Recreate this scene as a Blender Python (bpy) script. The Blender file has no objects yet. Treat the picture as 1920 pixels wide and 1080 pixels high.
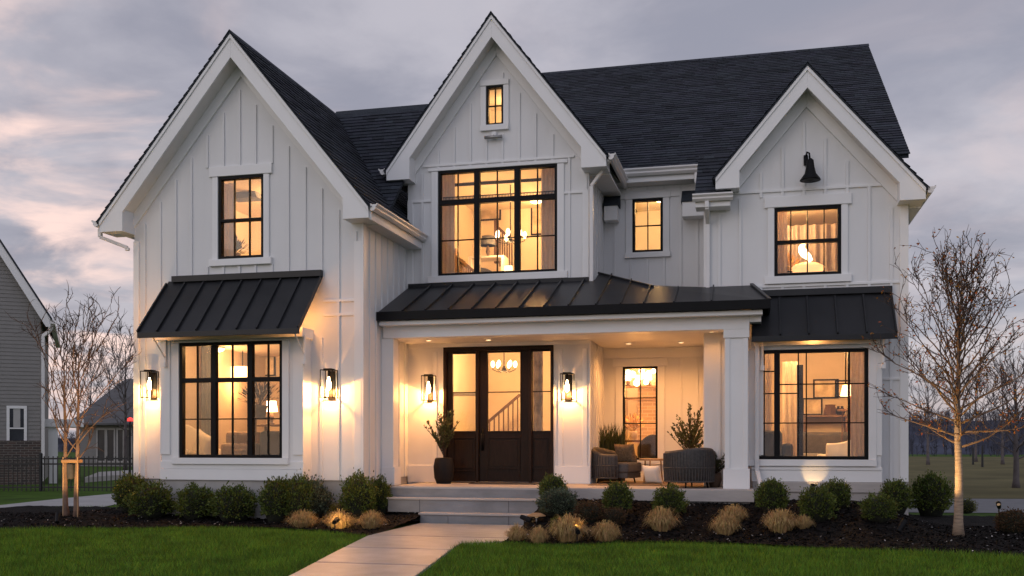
import bpy, bmesh, math, random
import numpy as np
from mathutils import Vector, Matrix, noise
random.seed(7)
R = math.radians
C = bpy.context.scene.collection
SC = bpy.context.scene

# ---------------------------------------------------------------- camera
TH = R(13.6); F = 1867.0; HY = 830.0; H = 1.25       # heading, focal length / horizon / eye height read off the vanishing points
cam = bpy.data.objects.new('camera', bpy.data.cameras.new('camera')); C.objects.link(cam)
cam.location = (0, 0, H); cam.rotation_euler = (R(90), 0, TH)
cam.data.sensor_width = 36; cam.data.lens = F / 1920 * 36; cam.data.shift_y = (HY - 540) / 1920
cam.data.clip_end = 3000; cam.data.clip_start = .1
SC.camera = cam
cT, sT = math.cos(TH), math.sin(TH)
def ray(u, v):
    a = (u - 960) / F; b = (HY - v) / F
    return (-sT + a * cT, cT + a * sT, b)
def P(u, v, Y):            # point of the plane y = Y -> (x, z)
    d = ray(u, v); t = Y / d[1]; return d[0] * t, H + d[2] * t
def G(u, v, Z=0.):         # point of the plane z = Z -> (x, y)
    d = ray(u, v); t = (Z - H) / d[2]; return d[0] * t, d[1] * t
def X_(u, Y): return P(u, 500, Y)[0]
def Z_(u, v, Y): return P(u, v, Y)[1]

# ---------------------------------------------------------------- world and sun
SC.view_settings.view_transform = 'Standard'; SC.view_settings.look = 'None'
SC.view_settings.exposure = 0.0; SC.view_settings.gamma = 1.0
SUN_EL, SUN_AZ = R(9), R(215)      # low, behind and to the left of the camera, veiled by cloud
w = bpy.data.worlds.new("World"); SC.world = w; w.use_nodes = True
nt = w.node_tree; N = nt.nodes; L = nt.links; N.clear()
def wn(t, **k):
    n = N.new(t)
    for a, b in k.items(): setattr(n, a, b)
    return n
def wmath(op, a, b=None, clamp=False):
    n = wn('ShaderNodeMath', operation=op, use_clamp=clamp)
    for i, x in enumerate((a, b)):
        if x is None: continue
        if isinstance(x, (int, float)): n.inputs[i].default_value = x
        else: L.new(x, n.inputs[i])
    return n.outputs[0]
def wmix(f, a, b, mode='MIX'):
    n = wn('ShaderNodeMix', data_type='RGBA', blend_type=mode)
    for s, x in ((n.inputs[0], f), (n.inputs[6], a), (n.inputs[7], b)):
        if isinstance(x, (int, float)): s.default_value = x
        elif isinstance(x, tuple): s.default_value = (*x, 1)
        else: L.new(x, s)
    return n.outputs[2]
def wrange(x, a, b, c=0., d=1.):
    n = wn('ShaderNodeMapRange', interpolation_type='SMOOTHSTEP')
    L.new(x, n.inputs[0])
    for i, q in enumerate((a, b, c, d)): n.inputs[i + 1].default_value = q
    return n.outputs[0]
tc = wn('ShaderNodeTexCoord'); sep = wn('ShaderNodeSeparateXYZ'); L.new(tc.outputs['Generated'], sep.inputs[0])
dx, dy, dz = sep.outputs
den = wmath('ADD', wmath('MAXIMUM', dz, 0.0), 0.16)
cmb = wn('ShaderNodeCombineXYZ'); L.new(wmath('DIVIDE', dx, den), cmb.inputs[0]); L.new(wmath('DIVIDE', dy, den), cmb.inputs[1])
def wnoise(scale, detail, rough, dist, off):
    m = wn('ShaderNodeMapping'); m.inputs['Location'].default_value = off; L.new(cmb.outputs[0], m.inputs[0])
    n = wn('ShaderNodeTexNoise'); L.new(m.outputs[0], n.inputs['Vector'])
    n.inputs['Scale'].default_value = scale; n.inputs['Detail'].default_value = detail
    n.inputs['Roughness'].default_value = rough; n.inputs['Distortion'].default_value = dist
    return n.outputs[0]
n1 = wnoise(1.7, 7, .56, .35, (1.3, .4, 0)); n2 = wnoise(.75, 3, .5, .4, (4.1, 2.2, 0)); n3 = wnoise(2.3, 6, .55, .5, (7.7, 3.1, 2))
sky = wn('ShaderNodeTexSky', sky_type='NISHITA', sun_disc=False)
sky.sun_elevation = SUN_EL; sky.sun_rotation = SUN_AZ
base = wmix(wrange(dz, 0.0, .40), (.44, .38, .395), (.345, .348, .40))
cl = wmix(wrange(n1, .34, .66), (.285, .282, .33), (.53, .50, .525))
col = wmix(.8, base, cl)
left = wrange(dx, -.20, -.50)                      # the last pink light lies to the left
low = wrange(dz, .47, .33)
mask = wmath('MULTIPLY', wrange(n3, .41, .66), wrange(n2, .33, .56))
pink = wmath('MULTIPLY', wmath('MULTIPLY', mask, wmath('ADD', wmath('MULTIPLY', left, .88), .20)), low)
col = wmix(pink, col, (.98, .72, .62))
blue = wmath('MULTIPLY', wrange(n2, .56, .70), .22)
col = wmix(blue, col, (.33, .37, .46))
skyb = wmix(1.0, col, wmix(1.0, sky.outputs[0], (.012, .012, .012), 'MULTIPLY'), 'ADD')
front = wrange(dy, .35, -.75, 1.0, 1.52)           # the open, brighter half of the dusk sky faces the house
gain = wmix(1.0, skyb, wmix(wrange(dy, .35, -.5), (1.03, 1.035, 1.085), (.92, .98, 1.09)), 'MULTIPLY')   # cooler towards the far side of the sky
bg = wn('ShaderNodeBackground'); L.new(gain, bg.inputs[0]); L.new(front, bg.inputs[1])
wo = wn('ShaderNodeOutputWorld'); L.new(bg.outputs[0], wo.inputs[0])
sun = bpy.data.objects.new('sun', bpy.data.lights.new('sun', 'SUN')); C.objects.link(sun)
sun.data.energy = .2; sun.data.angle = R(25); sun.data.color = (1, .93, .88)
sun.rotation_euler = (R(90) - SUN_EL - R(14), 0, R(-28))

# ---------------------------------------------------------------- materials
def newmat(name):
    m = bpy.data.materials.new(name); m.use_nodes = True
    return m, m.node_tree.nodes, m.node_tree.links, m.node_tree.nodes['Principled BSDF']
def pmat(name, col, rough=.6, metal=0., var=.08, vs=6., bump=0., bs=60., stretch=(1, 1, 1), island=0., spec=.5, trans=0., dirt=0.):
    m, n, l, b = newmat(name)
    b.inputs['Roughness'].default_value = rough; b.inputs['Metallic'].default_value = metal
    b.inputs['Specular IOR Level'].default_value = spec
    t = n.new('ShaderNodeTexCoord'); mp = n.new('ShaderNodeMapping'); mp.inputs['Scale'].default_value = stretch
    l.new(t.outputs['Object'], mp.inputs[0])
    no = n.new('ShaderNodeTexNoise'); no.inputs['Scale'].default_value = vs; no.inputs['Detail'].default_value = 5
    l.new(mp.outputs[0], no.inputs['Vector'])
    mx = n.new('ShaderNodeMix'); mx.data_type = 'RGBA'
    mr = n.new('ShaderNodeMapRange'); mr.inputs[1].default_value = .3; mr.inputs[2].default_value = .7
    l.new(no.outputs[0], mr.inputs[0]); l.new(mr.outputs[0], mx.inputs[0])
    mx.inputs[6].default_value = (*[c * (1 - var) for c in col], 1); mx.inputs[7].default_value = (*[min(1, c * (1 + var)) for c in col], 1)
    out = mx.outputs[2]
    if island:
        g = n.new('ShaderNodeNewGeometry'); hs = n.new('ShaderNodeHueSaturation')
        m2 = n.new('ShaderNodeMapRange'); m2.inputs[3].default_value = 1 - island; m2.inputs[4].default_value = 1 + island
        l.new(g.outputs['Random Per Island'], m2.inputs[0]); l.new(m2.outputs[0], hs.inputs['Value'])
        m3 = n.new('ShaderNodeMapRange'); m3.inputs[3].default_value = .5 - island * .06; m3.inputs[4].default_value = .5 + island * .06
        mm = n.new('ShaderNodeMath'); mm.operation = 'FRACT'; m4 = n.new('ShaderNodeMath'); m4.operation = 'MULTIPLY'; m4.inputs[1].default_value = 17.3
        l.new(g.outputs['Random Per Island'], m4.inputs[0]); l.new(m4.outputs[0], mm.inputs[0]); l.new(mm.outputs[0], m3.inputs[0]); l.new(m3.outputs[0], hs.inputs['Hue'])
        l.new(out, hs.inputs['Color']); out = hs.outputs[0]
    if dirt:
        nd = n.new('ShaderNodeTexNoise'); nd.inputs['Scale'].default_value = .9; nd.inputs['Detail'].default_value = 6; l.new(t.outputs['Object'], nd.inputs['Vector'])
        rd = n.new('ShaderNodeMapRange'); rd.inputs[1].default_value = .35; rd.inputs[2].default_value = .75; rd.inputs[3].default_value = 1; rd.inputs[4].default_value = 1 - dirt
        l.new(nd.outputs[0], rd.inputs[0]); md = n.new('ShaderNodeMix'); md.data_type = 'RGBA'; md.blend_type = 'MULTIPLY'; md.inputs[0].default_value = 1
        l.new(out, md.inputs[6]); l.new(rd.outputs[0], md.inputs[7]); out = md.outputs[2]
    l.new(out, b.inputs['Base Color'])
    if bump:
        nb = n.new('ShaderNodeTexNoise'); nb.inputs['Scale'].default_value = bs; nb.inputs['Detail'].default_value = 4
        l.new(mp.outputs[0], nb.inputs['Vector'])
        bu = n.new('ShaderNodeBump'); bu.inputs['Strength'].default_value = bump; bu.inputs['Distance'].default_value = .02
        l.new(nb.outputs[0], bu.inputs['Height']); l.new(bu.outputs[0], b.inputs['Normal'])
    if trans:
        tr = n.new('ShaderNodeBsdfTranslucent'); l.new(out, tr.inputs[0]); ms = n.new('ShaderNodeMixShader'); ms.inputs[0].default_value = trans
        l.new(b.outputs[0], ms.inputs[1]); l.new(tr.outputs[0], ms.inputs[2]); l.new(ms.outputs[0], n['Material Output'].inputs[0])
    return m
def emat(name, col, s):
    m, n, l, b = newmat(name); b.inputs['Base Color'].default_value = (*col, 1)
    b.inputs['Emission Color'].default_value = (*col, 1); b.inputs['Emission Strength'].default_value = s
    return m
def glassmat(name, ior=1.45, rough=0., tint=(1, 1, 1), wave=0.):
    m, n, l, b = newmat(name); n.remove(b)
    t = n.new('ShaderNodeBsdfTransparent'); t.inputs[0].default_value = (*tint, 1)
    g = n.new('ShaderNodeBsdfGlossy'); g.inputs['Roughness'].default_value = rough
    f = n.new('ShaderNodeFresnel'); f.inputs[0].default_value = ior
    ms = n.new('ShaderNodeMixShader'); l.new(f.outputs[0], ms.inputs[0]); l.new(t.outputs[0], ms.inputs[1]); l.new(g.outputs[0], ms.inputs[2])
    if wave:
        nb = n.new('ShaderNodeTexNoise'); nb.inputs['Scale'].default_value = 3; bu = n.new('ShaderNodeBump'); bu.inputs['Strength'].default_value = wave; bu.inputs['Distance'].default_value = .01
        tcn = n.new('ShaderNodeTexCoord'); l.new(tcn.outputs['Object'], nb.inputs['Vector'])
        l.new(nb.outputs[0], bu.inputs['Height']); l.new(bu.outputs[0], g.inputs['Normal'])
    l.new(ms.outputs[0], n['Material Output'].inputs[0])
    return m
def brickmat(name, c1, c2, mortar, scale=1., row=.075, wd=.22):
    m, n, l, b = newmat(name); b.inputs['Roughness'].default_value = .85
    t = n.new('ShaderNodeTexCoord'); s = n.new('ShaderNodeSeparateXYZ'); l.new(t.outputs['Object'], s.inputs[0])
    ad = n.new('ShaderNodeMath'); ad.operation = 'ADD'; l.new(s.outputs[0], ad.inputs[0]); l.new(s.outputs[1], ad.inputs[1])
    cb = n.new('ShaderNodeCombineXYZ'); l.new(ad.outputs[0], cb.inputs[0]); l.new(s.outputs[2], cb.inputs[1])
    k = n.new('ShaderNodeTexBrick'); l.new(cb.outputs[0], k.inputs['Vector'])
    k.inputs['Color1'].default_value = (*c1, 1); k.inputs['Color2'].default_value = (*c2, 1); k.inputs['Mortar'].default_value = (*mortar, 1)
    k.inputs['Scale'].default_value = scale; k.inputs['Brick Width'].default_value = wd; k.inputs['Row Height'].default_value = row; k.inputs['Mortar Size'].default_value = .008
    l.new(k.outputs[0], b.inputs['Base Color'])
    bu = n.new('ShaderNodeBump'); bu.inputs['Strength'].default_value = .6; bu.inputs['Distance'].default_value = .01; bu.invert = True
    l.new(k.outputs['Fac'], bu.inputs['Height']); l.new(bu.outputs[0], b.inputs['Normal'])
    return m
M = dict(
    siding=pmat('siding_paint', (.735, .730, .730), .62, var=.03, vs=3, bump=.06, bs=90, stretch=(1, 1, .12), dirt=.05),
    trim=pmat('trim_paint', (.775, .768, .765), .5, var=.025, vs=2, bump=.03, bs=70),
    soffit=pmat('soffit_paint', (.72, .70, .68), .6, var=.03),
    shingle=pmat('asphalt_shingle', (.029, .033, .044), .88, var=.3, vs=40, bump=.35, bs=260, island=.36, spec=.25),
    metal=pmat('black_standing_seam', (.021, .0215, .024), .38, .0, var=.12, vs=3, dirt=.2, spec=.28),
    black=pmat('black_frame', (.006, .006, .007), .5, var=.1, spec=.14),
    glass=glassmat('window_glass', 1.42, 0, (.97, .97, .96), .05),
    dglass=glassmat('lamp_glass', 1.08, .02),
    gutter=pmat('gutter_paint', (.72, .70, .69), .38, var=.03),
    conc=pmat('smooth_concrete', (.42, .40, .385), .75, var=.1, vs=5, bump=.1, bs=60, dirt=.18),
    stone=pmat('bluestone_step', (.255, .25, .255), .7, var=.16, vs=7, bump=.25, bs=30, stretch=(.4, 1, 1), dirt=.22),
    cap=pmat('stone_cap', (.44, .40, .375), .75, var=.14, vs=5, bump=.2, bs=35, stretch=(.25, 1, 1), dirt=.15),
    walk=pmat('walk_concrete', (.365, .36, .365), .33, var=.16, vs=4.5, bump=.2, bs=140, dirt=.38),
    door=pmat('stained_door', (.017, .009, .006), .42, spec=.16, var=.4, vs=14, bump=.1, bs=40, stretch=(6, 6, .5)),
    room=pmat('cream_wall', (.80, .71, .58), .8, var=.02),
    wfloor=pmat('oak_floor', (.28, .17, .09), .45, var=.25, vs=8, stretch=(.4, 5, 1)),
    linen=pmat('linen_drape', (.66, .58, .52), .9, var=.06, vs=20, trans=.35),
    white=pmat('white_upholstery', (.75, .70, .63), .85, var=.04, bump=.1, bs=120),
    dark=pmat('dark_upholstery', (.05, .047, .048), .85, var=.2, vs=14, bump=.15, bs=90),
    greyf=pmat('grey_upholstery', (.14, .145, .16), .85, var=.12, bump=.1, bs=90),
    wood=pmat('walnut', (.11, .055, .028), .5, var=.25, vs=10, stretch=(4, 4, .6)),
    lwood=pmat('oak', (.34, .21, .11), .5, var=.2, vs=10, stretch=(4, 4, .6)),
    wicker=pmat('dark_wicker', (.060, .052, .048), .65, var=.3, vs=30),
    cushion=pmat('charcoal_cushion', (.090, .082, .080), .9, var=.12, vs=25, bump=.15, bs=150),
    pillow=pmat('brown_woven_pillow', (.15, .095, .05), .9, var=.35, vs=35, bump=.4, bs=80),
    pot=pmat('dark_planter', (.016, .014, .014), .7, spec=.15, var=.2, vs=6),
    cpot=pmat('clay_planter', (.10, .065, .045), .7, var=.2, vs=6),
    bulb=emat('warm_bulb', (1, .62, .28), 30), globe=emat('warm_globe', (1, .70, .40), 9),
    shade=emat('lit_shade', (1, .66, .34), 3.2), flame=emat('swirl_light', (1, .80, .52), 5.5),
    glim=emat('dim_lens', (.5, .33, .18), .35), lens=emat('spot_lens', (1, .66, .34), 3), red=emat('red_lens', (1, .06, .05), 1.6),
    leaf=pmat('boxwood_leaf', (.085, .112, .020), .55, var=.3, vs=5, island=.55, trans=.2, spec=.3),
    leaf2=pmat('grey_green_leaf', (.075, .098, .062), .6, var=.3, vs=6, island=.55, trans=.2, spec=.3),
    leaf3=pmat('yellow_green_leaf', (.13, .13, .018), .55, var=.3, vs=6, island=.5, trans=.25, spec=.3),
    core=pmat('shrub_dark_core', (.012, .014, .006), .95, var=.4, vs=20),
    sprig=pmat('potted_leaf', (.055, .07, .022), .6, var=.3, island=.5, trans=.2),
    dry=pmat('dry_grass', (.46, .315, .14), .8, var=.25, vs=5, island=.4, trans=.25, spec=.2),
    brown=pmat('brown_mound', (.085, .052, .028), .9, var=.3, island=.5, trans=.1, spec=.1),
    blade=pmat('lawn_blade', (.112, .205, .016), .6, var=.34, vs=2.2, island=.6, trans=.3, spec=.25),
    bark=pmat('pale_bark', (.30, .22, .155), .85, var=.35, vs=9, bump=.5, bs=25, stretch=(1, 1, 5)),
    bark2=pmat('reddish_bark', (.17, .105, .075), .85, var=.3, vs=9, bump=.4, bs=30),
    limb=pmat('dark_limb', (.13, .085, .06), .85, var=.3, bump=.3, bs=30), twig=pmat('twig', (.052, .030, .021), .85, var=.3), fall=pmat('autumn_leaf', (.38, .145, .025), .7, var=.3, island=.5, trans=.3, spec=.2),
    ftwig=pmat('far_twig', (.12, .10, .10), .9, var=.2),
    vinyl=pmat('grey_clapboard', (.215, .205, .195), .6, var=.05, vs=4),
    vinyl2=pmat('taupe_clapboard', (.16, .155, .155), .6, var=.05, vs=4),
    brick=brickmat('brick_course', (.085, .055, .045), (.045, .036, .034), (.17, .155, .14)),
    ibrick=brickmat('hearth_brick', (.55, .42, .29), (.42, .31, .21), (.60, .50, .38)),
    iron=pmat('black_iron', (.008, .008, .009), .45, var=.1),
    strap=pmat('tan_strap', (.36, .20, .09), .8, var=.2),
    steel=pmat('dull_metal', (.34, .33, .32), .4, .6, var=.1),
    dtrim=pmat('dusk_dimmed_trim', (.30, .29, .285), .6, var=.1),  # white trim with the dimness of dusk put into its colour
    droom=pmat('taupe_wall', (.52, .43, .34), .8, var=.03),
    ldrape=pmat('mauve_drape', (.40, .34, .31), .9, var=.25, vs=6, stretch=(6, 1, .1), trans=.3),
    canvas=pmat('print', (.52, .42, .31), .8, var=.45, vs=5), book=pmat('book_spines', (.23, .15, .10), .8, var=.7, vs=16, stretch=(3, 1, .3)),
    rug=pmat('jute_rug', (.17, .12, .08), .95, var=.35, vs=30, bump=.4, bs=120),
    dim=pmat('dark_window', (.03, .034, .042), .25, var=.3, vs=1.5, spec=.2), blind=pmat('pale_blind', (.40, .39, .38), .7, var=.05),
)

# ---------------------------------------------------------------- mesh helpers
class MB:
    def __init__(s): s.v = []; s.f = []
    def add(s, vs, fs):
        o = len(s.v); s.v += [tuple(p) for p in vs]; s.f += [tuple(i + o for i in f) for f in fs]
    def quad(s, a, b, c, d): s.add((a, b, c, d), ((0, 1, 2, 3),))
    def box(s, x0, x1, y0, y1, z0, z1):
        s.add([(x, y, z) for z in (z0, z1) for y in (y0, y1) for x in (x0, x1)],
              ((0, 2, 3, 1), (4, 5, 7, 6), (0, 1, 5, 4), (2, 6, 7, 3), (0, 4, 6, 2), (1, 3, 7, 5)))
        return s
    def prism(s, poly, ax, a, b):
        n = len(poly)
        mk = {'y': lambda p, q: (p[0], q, p[1]), 'x': lambda p, q: (q, p[0], p[1]), 'z': lambda p, q: (p[0], p[1], q)}[ax]
        s.add([mk(p, a) for p in poly] + [mk(p, b) for p in poly],
              [tuple(range(n)), tuple(range(2 * n - 1, n - 1, -1))] + [(i, i + n, (i + 1) % n + n, (i + 1) % n) for i in range(n)])
        return s
    def tube(s, pts, rad, n=6, cap=True):
        pts = [Vector(p) for p in pts]
        if not isinstance(rad, (list, tuple)): rad = [rad] * len(pts)
        o = len(s.v); pv = None
        for i, p in enumerate(pts):
            d = (pts[min(i + 1, len(pts) - 1)] - pts[max(i - 1, 0)])
            d = d.normalized() if d.length > 1e-9 else Vector((0, 0, 1))
            if pv is None: x = d.orthogonal().normalized()
            else:
                x = pv - d * pv.dot(d); x = x.normalized() if x.length > 1e-6 else d.orthogonal().normalized()
            pv = x; y = d.cross(x)
            for k in range(n):
                a = 2 * math.pi * k / n; s.v.append(tuple(p + (x * math.cos(a) + y * math.sin(a)) * rad[i]))
        for i in range(len(pts) - 1):
            for k in range(n):
                a = o + i * n + k; b = o + i * n + (k + 1) % n; s.f.append((a, b, b + n, a + n))
        if cap:
            s.f.append(tuple(o + k for k in range(n))[::-1]); e = o + (len(pts) - 1) * n; s.f.append(tuple(e + k for k in range(n)))
        return s
    def lathe(s, prof, c=(0, 0, 0), n=20):
        o = len(s.v)
        for r, z in prof:
            for k in range(n):
                a = 2 * math.pi * k / n; s.v.append((c[0] + r * math.cos(a), c[1] + r * math.sin(a), c[2] + z))
        for i in range(len(prof) - 1):
            for k in range(n):
                a = o + i * n + k; b = o + i * n + (k + 1) % n; s.f.append((a, b, b + n, a + n))
        s.f.append(tuple(o + k for k in range(n))[::-1]); e = o + (len(prof) - 1) * n; s.f.append(tuple(e + k for k in range(n)))
        return s
    def bar(s, p, q, wd, h):       # square bar between two points
        p, q = Vector(p), Vector(q); d = (q - p).normalized(); up = Vector((0, 0, 1)) if abs(d.z) < .95 else Vector((0, 1, 0))
        x = d.cross(up).normalized() * wd / 2; y = x.cross(d).normalized() * h / 2
        s.add([p - x - y, p + x - y, p + x + y, p - x + y, q - x - y, q + x - y, q + x + y, q - x + y],
              ((0, 3, 2, 1), (4, 5, 6, 7), (0, 1, 5, 4), (1, 2, 6, 5), (2, 3, 7, 6), (3, 0, 4, 7)))
        return s
    def xf(s, m):
        s.v = [tuple(m @ Vector(p)) for p in s.v]; return s
    def build(s, name, mat, parent=None, smooth=False, bevel=0., fix=True, local=False):
        me = bpy.data.meshes.new(name); me.from_pydata(s.v, [], s.f)
        if fix:
            b = bmesh.new(); b.from_mesh(me); bmesh.ops.recalc_face_normals(b, faces=b.faces[:]); b.to_mesh(me); b.free()
        me.materials.append(M[mat] if isinstance(mat, str) else mat)
        if smooth: me.polygons.foreach_set('use_smooth', [True] * len(me.polygons))
        o = bpy.data.objects.new(name, me); C.objects.link(o)
        if parent:
            o.parent = parent
            if not local and parent.type == 'EMPTY': o.matrix_parent_inverse = parent.matrix_basis.inverted()
        if bevel:
            m = o.modifiers.new('edge', 'BEVEL'); m.width = bevel; m.segments = 2; m.limit_method = 'ANGLE'; m.angle_limit = R(40)
        return o
def tag(o, label=None, cat=None, group=None, kind=None):
    for k, x in (('label', label), ('category', cat), ('group', group), ('kind', kind)):
        if x: o[k] = x
    return o
def thing(name, label, cat, loc=(0, 0, 0), rz=0., group=None):
    o = bpy.data.objects.new(name, None); C.objects.link(o); o.empty_display_size = .2
    o.location = loc; o.rotation_euler = (0, 0, rz)
    o.matrix_basis = Matrix.Translation(loc) @ Matrix.Rotation(rz, 4, 'Z')
    return tag(o, label, cat, group)
def copy_thing(root, loc, rz=0., sc=(1, 1, 1), label=None, group=None):
    def rec(o, par):
        c = o.copy(); C.objects.link(c)
        if par: c.parent = par
        for ch in list(o.children): rec(ch, c)
        return c
    r = rec(root, None); r.location = loc; r.rotation_euler = (0, 0, rz); r.scale = sc
    tag(r, label, None, group); return r
def lamp(name, loc, energy, parent=None, col=(1, .42, .11), rad=.04, spot=None, aim=None, blend=.6):
    d = bpy.data.lights.new(name, 'SPOT' if spot else 'POINT'); d.energy = energy; d.color = col; d.shadow_soft_size = rad
    o = bpy.data.objects.new(name, d); C.objects.link(o)
    o.location = loc
    if spot:
        d.spot_size = R(spot); d.spot_blend = blend
        o.rotation_euler = (Vector(aim) - Vector(loc)).to_track_quat('-Z', 'Y').to_euler()
    if parent:
        o.parent = parent
        if parent.type == 'EMPTY': o.matrix_parent_inverse = parent.matrix_basis.inverted()
    return o

# ================================================================ GROUND
def lerp_poly(pts, x):
    if x <= pts[0][0]: return pts[0][1]
    for a, b in zip(pts, pts[1:]):
        if x <= b[0]: return a[1] + (b[1] - a[1]) * (x - a[0]) / max(1e-6, b[0] - a[0])
    return pts[-1][1]
WALKX0, WALKX1 = -4.93, -3.02
LEFT_EDGE = sorted([G(*p) for p in ((-260, 1004), (-120, 999), (0, 996), (200, 993), (400, 990), (520, 992), (620, 999), (690, 1007))])
RIGHT_EDGE = sorted([G(*p) for p in ((950, 1021), (1050, 1024), (1130, 1022), (1230, 1018), (1400, 1022), (1520, 1029), (1700, 1036), (1920, 1047), (2120, 1058))])
def smooth(t): t = min(1, max(0, t)); return t * t * (3 - 2 * t)
def bed_z(x, y):
    if x < -4.0: yf = lerp_poly(LEFT_EDGE, x); top = .15
    else: yf = lerp_poly(RIGHT_EDGE, x); top = .36 - .30 * smooth((x - 1.5) / 1.1)
    if x < -9.8: top = .15 - .1 * smooth((-9.8 - x) / 1.5)
    return .012 + top * smooth((y - yf) / 3.2)
def on_bed(u, v):
    d = ray(u, v); t = 6.0
    while t < 24:
        x, y, z = d[0] * t, d[1] * t, H + d[2] * t
        if z <= bed_z(x, y): break
        t += .01
    return x, y, bed_z(x, y)
gm = MB(); gm.quad((-400, -60, 0), (400, -60, 0), (400, 700, 0), (-400, 700, 0))
tag(gm.build('ground', pmat('turf_soil', (.045, .088, .010), .95, var=.35, vs=1.3, spec=.1), fix=False), kind='structure')

def far_field():   # winter field beyond the road
    pts = [(G(1300, 934)[0], G(1300, 934)[1])]
    m = MB(); a = [G(1300, 934), G(2300, 936), (140, 95), (-20, 95)]
    m.add([(x, y, .005) for x, y in a], ((0, 1, 2, 3),))
    tag(m.build('field', pmat('winter_field', (.115, .10, .045), .95, var=.3, vs=.35, spec=.1), fix=False), kind='structure')
far_field()
m = MB(); a = [G(1600, 961), G(2400, 966), G(2400, 938), G(1600, 935)]
m.add([(x, y, .010) for x, y in a], ((0, 1, 2, 3),))
tag(m.build('road', pmat('road_asphalt', (.14, .14, .15), .75, var=.15, vs=4), fix=False), kind='structure')
m = MB(); a = [G(-500, 990), G(0, 976), G(90, 968), G(165, 957), G(215, 947), G(260, 940), G(260, 926), G(215, 926), G(120, 935), G(0, 948), G(-500, 962)]
m.add([(x, y, .010) for x, y in a], (tuple(range(11)),))
tag(m.build('driveway', pmat('driveway_concrete', (.36, .35, .35), .7, var=.1, vs=2, dirt=.15), fix=False), kind='structure')

def bed(name, x0, x1, edge, mat):
    m = MB(); nx = int((x1 - x0) / .06); ny = 34; rows = []
    for i in range(nx + 1):
        x = x0 + (x1 - x0) * i / nx; yf = lerp_poly(edge, x) + .03 * noise.noise((x * 4, 3, 0)) + .02 * noise.noise((x * 13, 7, 0)); yb = 16.6 if x < 2.2 and x > -9.9 else (17.2 if x > 0 else 16.0)
        for j in range(ny + 1):
            y = yf + (yb - yf) * (j / ny)
            z = bed_z(x, y) + (.018 * noise.noise((x * 6, y * 6, 0)) + .010 * noise.noise((x * 17, y * 17, 2))) * min(1, j / 2) + .012
            m.v.append((x, y, z))
    for i in range(nx):
        for j in range(ny):
            a = i * (ny + 1) + j; m.f.append((a, a + ny + 1, a + ny + 2, a + 1))
    return tag(m.build(name, mat, smooth=True, fix=False), kind='structure')
mulchm = pmat('bark_mulch', (.0062, .005, .0048), .95, var=.6, vs=30, bump=.9, bs=70, spec=.15)
bed('mulch_bed', -13.2, WALKX0 - .004, LEFT_EDGE, mulchm); bed('mulch_bed', WALKX1 + .004, 5.4, RIGHT_EDGE, mulchm)
rng = np.random.default_rng(3)
def scatter_tris(name, mat, n, sampler, lmin, lmax, wd, lift, label, cat, flat=True):
    vs = []; fs = []
    for k in range(n):
        x, y, z = sampler()
        l = random.uniform(lmin, lmax); a = random.uniform(0, 6.283); t = random.uniform(-.5, .5)
        d = Vector((math.cos(a), math.sin(a), t)) * l / 2; s = Vector((-math.sin(a), math.cos(a), random.uniform(-.6, .6))) * wd * random.uniform(.5, 1.2)
        p = Vector((x, y, z + lift)); o = len(vs); vs += [p - d - s, p + d - s * .6, p + d + s * .6, p - d + s]; fs.append((o, o + 1, o + 2, o + 3))
    m = MB(); m.v = [tuple(p) for p in vs]; m.f = fs
    return tag(m.build(name, mat, fix=False), label, cat, kind='stuff')
def bed_pt(x0, x1, edge):
    def f():
        x = random.uniform(x0, x1); yf = lerp_poly(edge, x); y = random.uniform(yf + .02, yf + 3.2); return x, y, bed_z(x, y) + .012
    return f
chipm = pmat('bark_chip', (.0085, .0066, .006), .9, var=.4, island=.8, spec=.15)
scatter_tris('mulch_chips', chipm, 9000, bed_pt(-12.8, WALKX0 - .05, LEFT_EDGE), .03, .08, .010, .012, 'loose dark bark chips on the left planting bed', 'mulch')
scatter_tris('mulch_chips', chipm, 15000, bed_pt(WALKX1 + .05, 5.2, RIGHT_EDGE), .03, .08, .010, .012, 'loose dark bark chips on the right planting bed', 'mulch')
palem = pmat('pale_flake', (.42, .39, .37), .8, var=.3, island=.5)
scatter_tris('leaf_litter', palem, 260, bed_pt(-12, WALKX0 - .1, LEFT_EDGE), .012, .03, .006, .024, 'small pale flakes strewn over the left mulch bed', 'litter')
scatter_tris('leaf_litter', palem, 420, bed_pt(WALKX1 + .1, 5, RIGHT_EDGE), .012, .03, .006, .024, 'small pale flakes strewn over the right mulch bed', 'litter')

# front walk: slabs with joints
WL = [(WALKX0, 14.42), (WALKX0, 12.29), (-4.52, 10.2), (-4.18, 8.59), (-3.75, 6.2)]
WR = [(WALKX1, 14.42), (WALKX1, 11.95), (-3.47, 11.62), (-3.25, 10.2), (-3.0, 8.59), (-2.6, 6.2)]
def wl(y): return lerp_poly(sorted((b, a) for a, b in WL), y)
def wr(y): return lerp_poly(sorted((b, a) for a, b in WR), y)
m = MB(); ys = [6.2, 8.2, 9.45, 10.9, 12.4, 14.42]
for y0, y1 in zip(ys, ys[1:]):
    y0 += .028; y1 -= .028; sub = [y0 + (y1 - y0) * i / 12 for i in range(13)]
    m.prism([(wl(y), y) for y in sub] + [(wr(y), y) for y in sub[::-1]], 'z', -.03, .028)
tag(m.build('front_walk', 'walk', bevel=.006), kind='structure')

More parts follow.
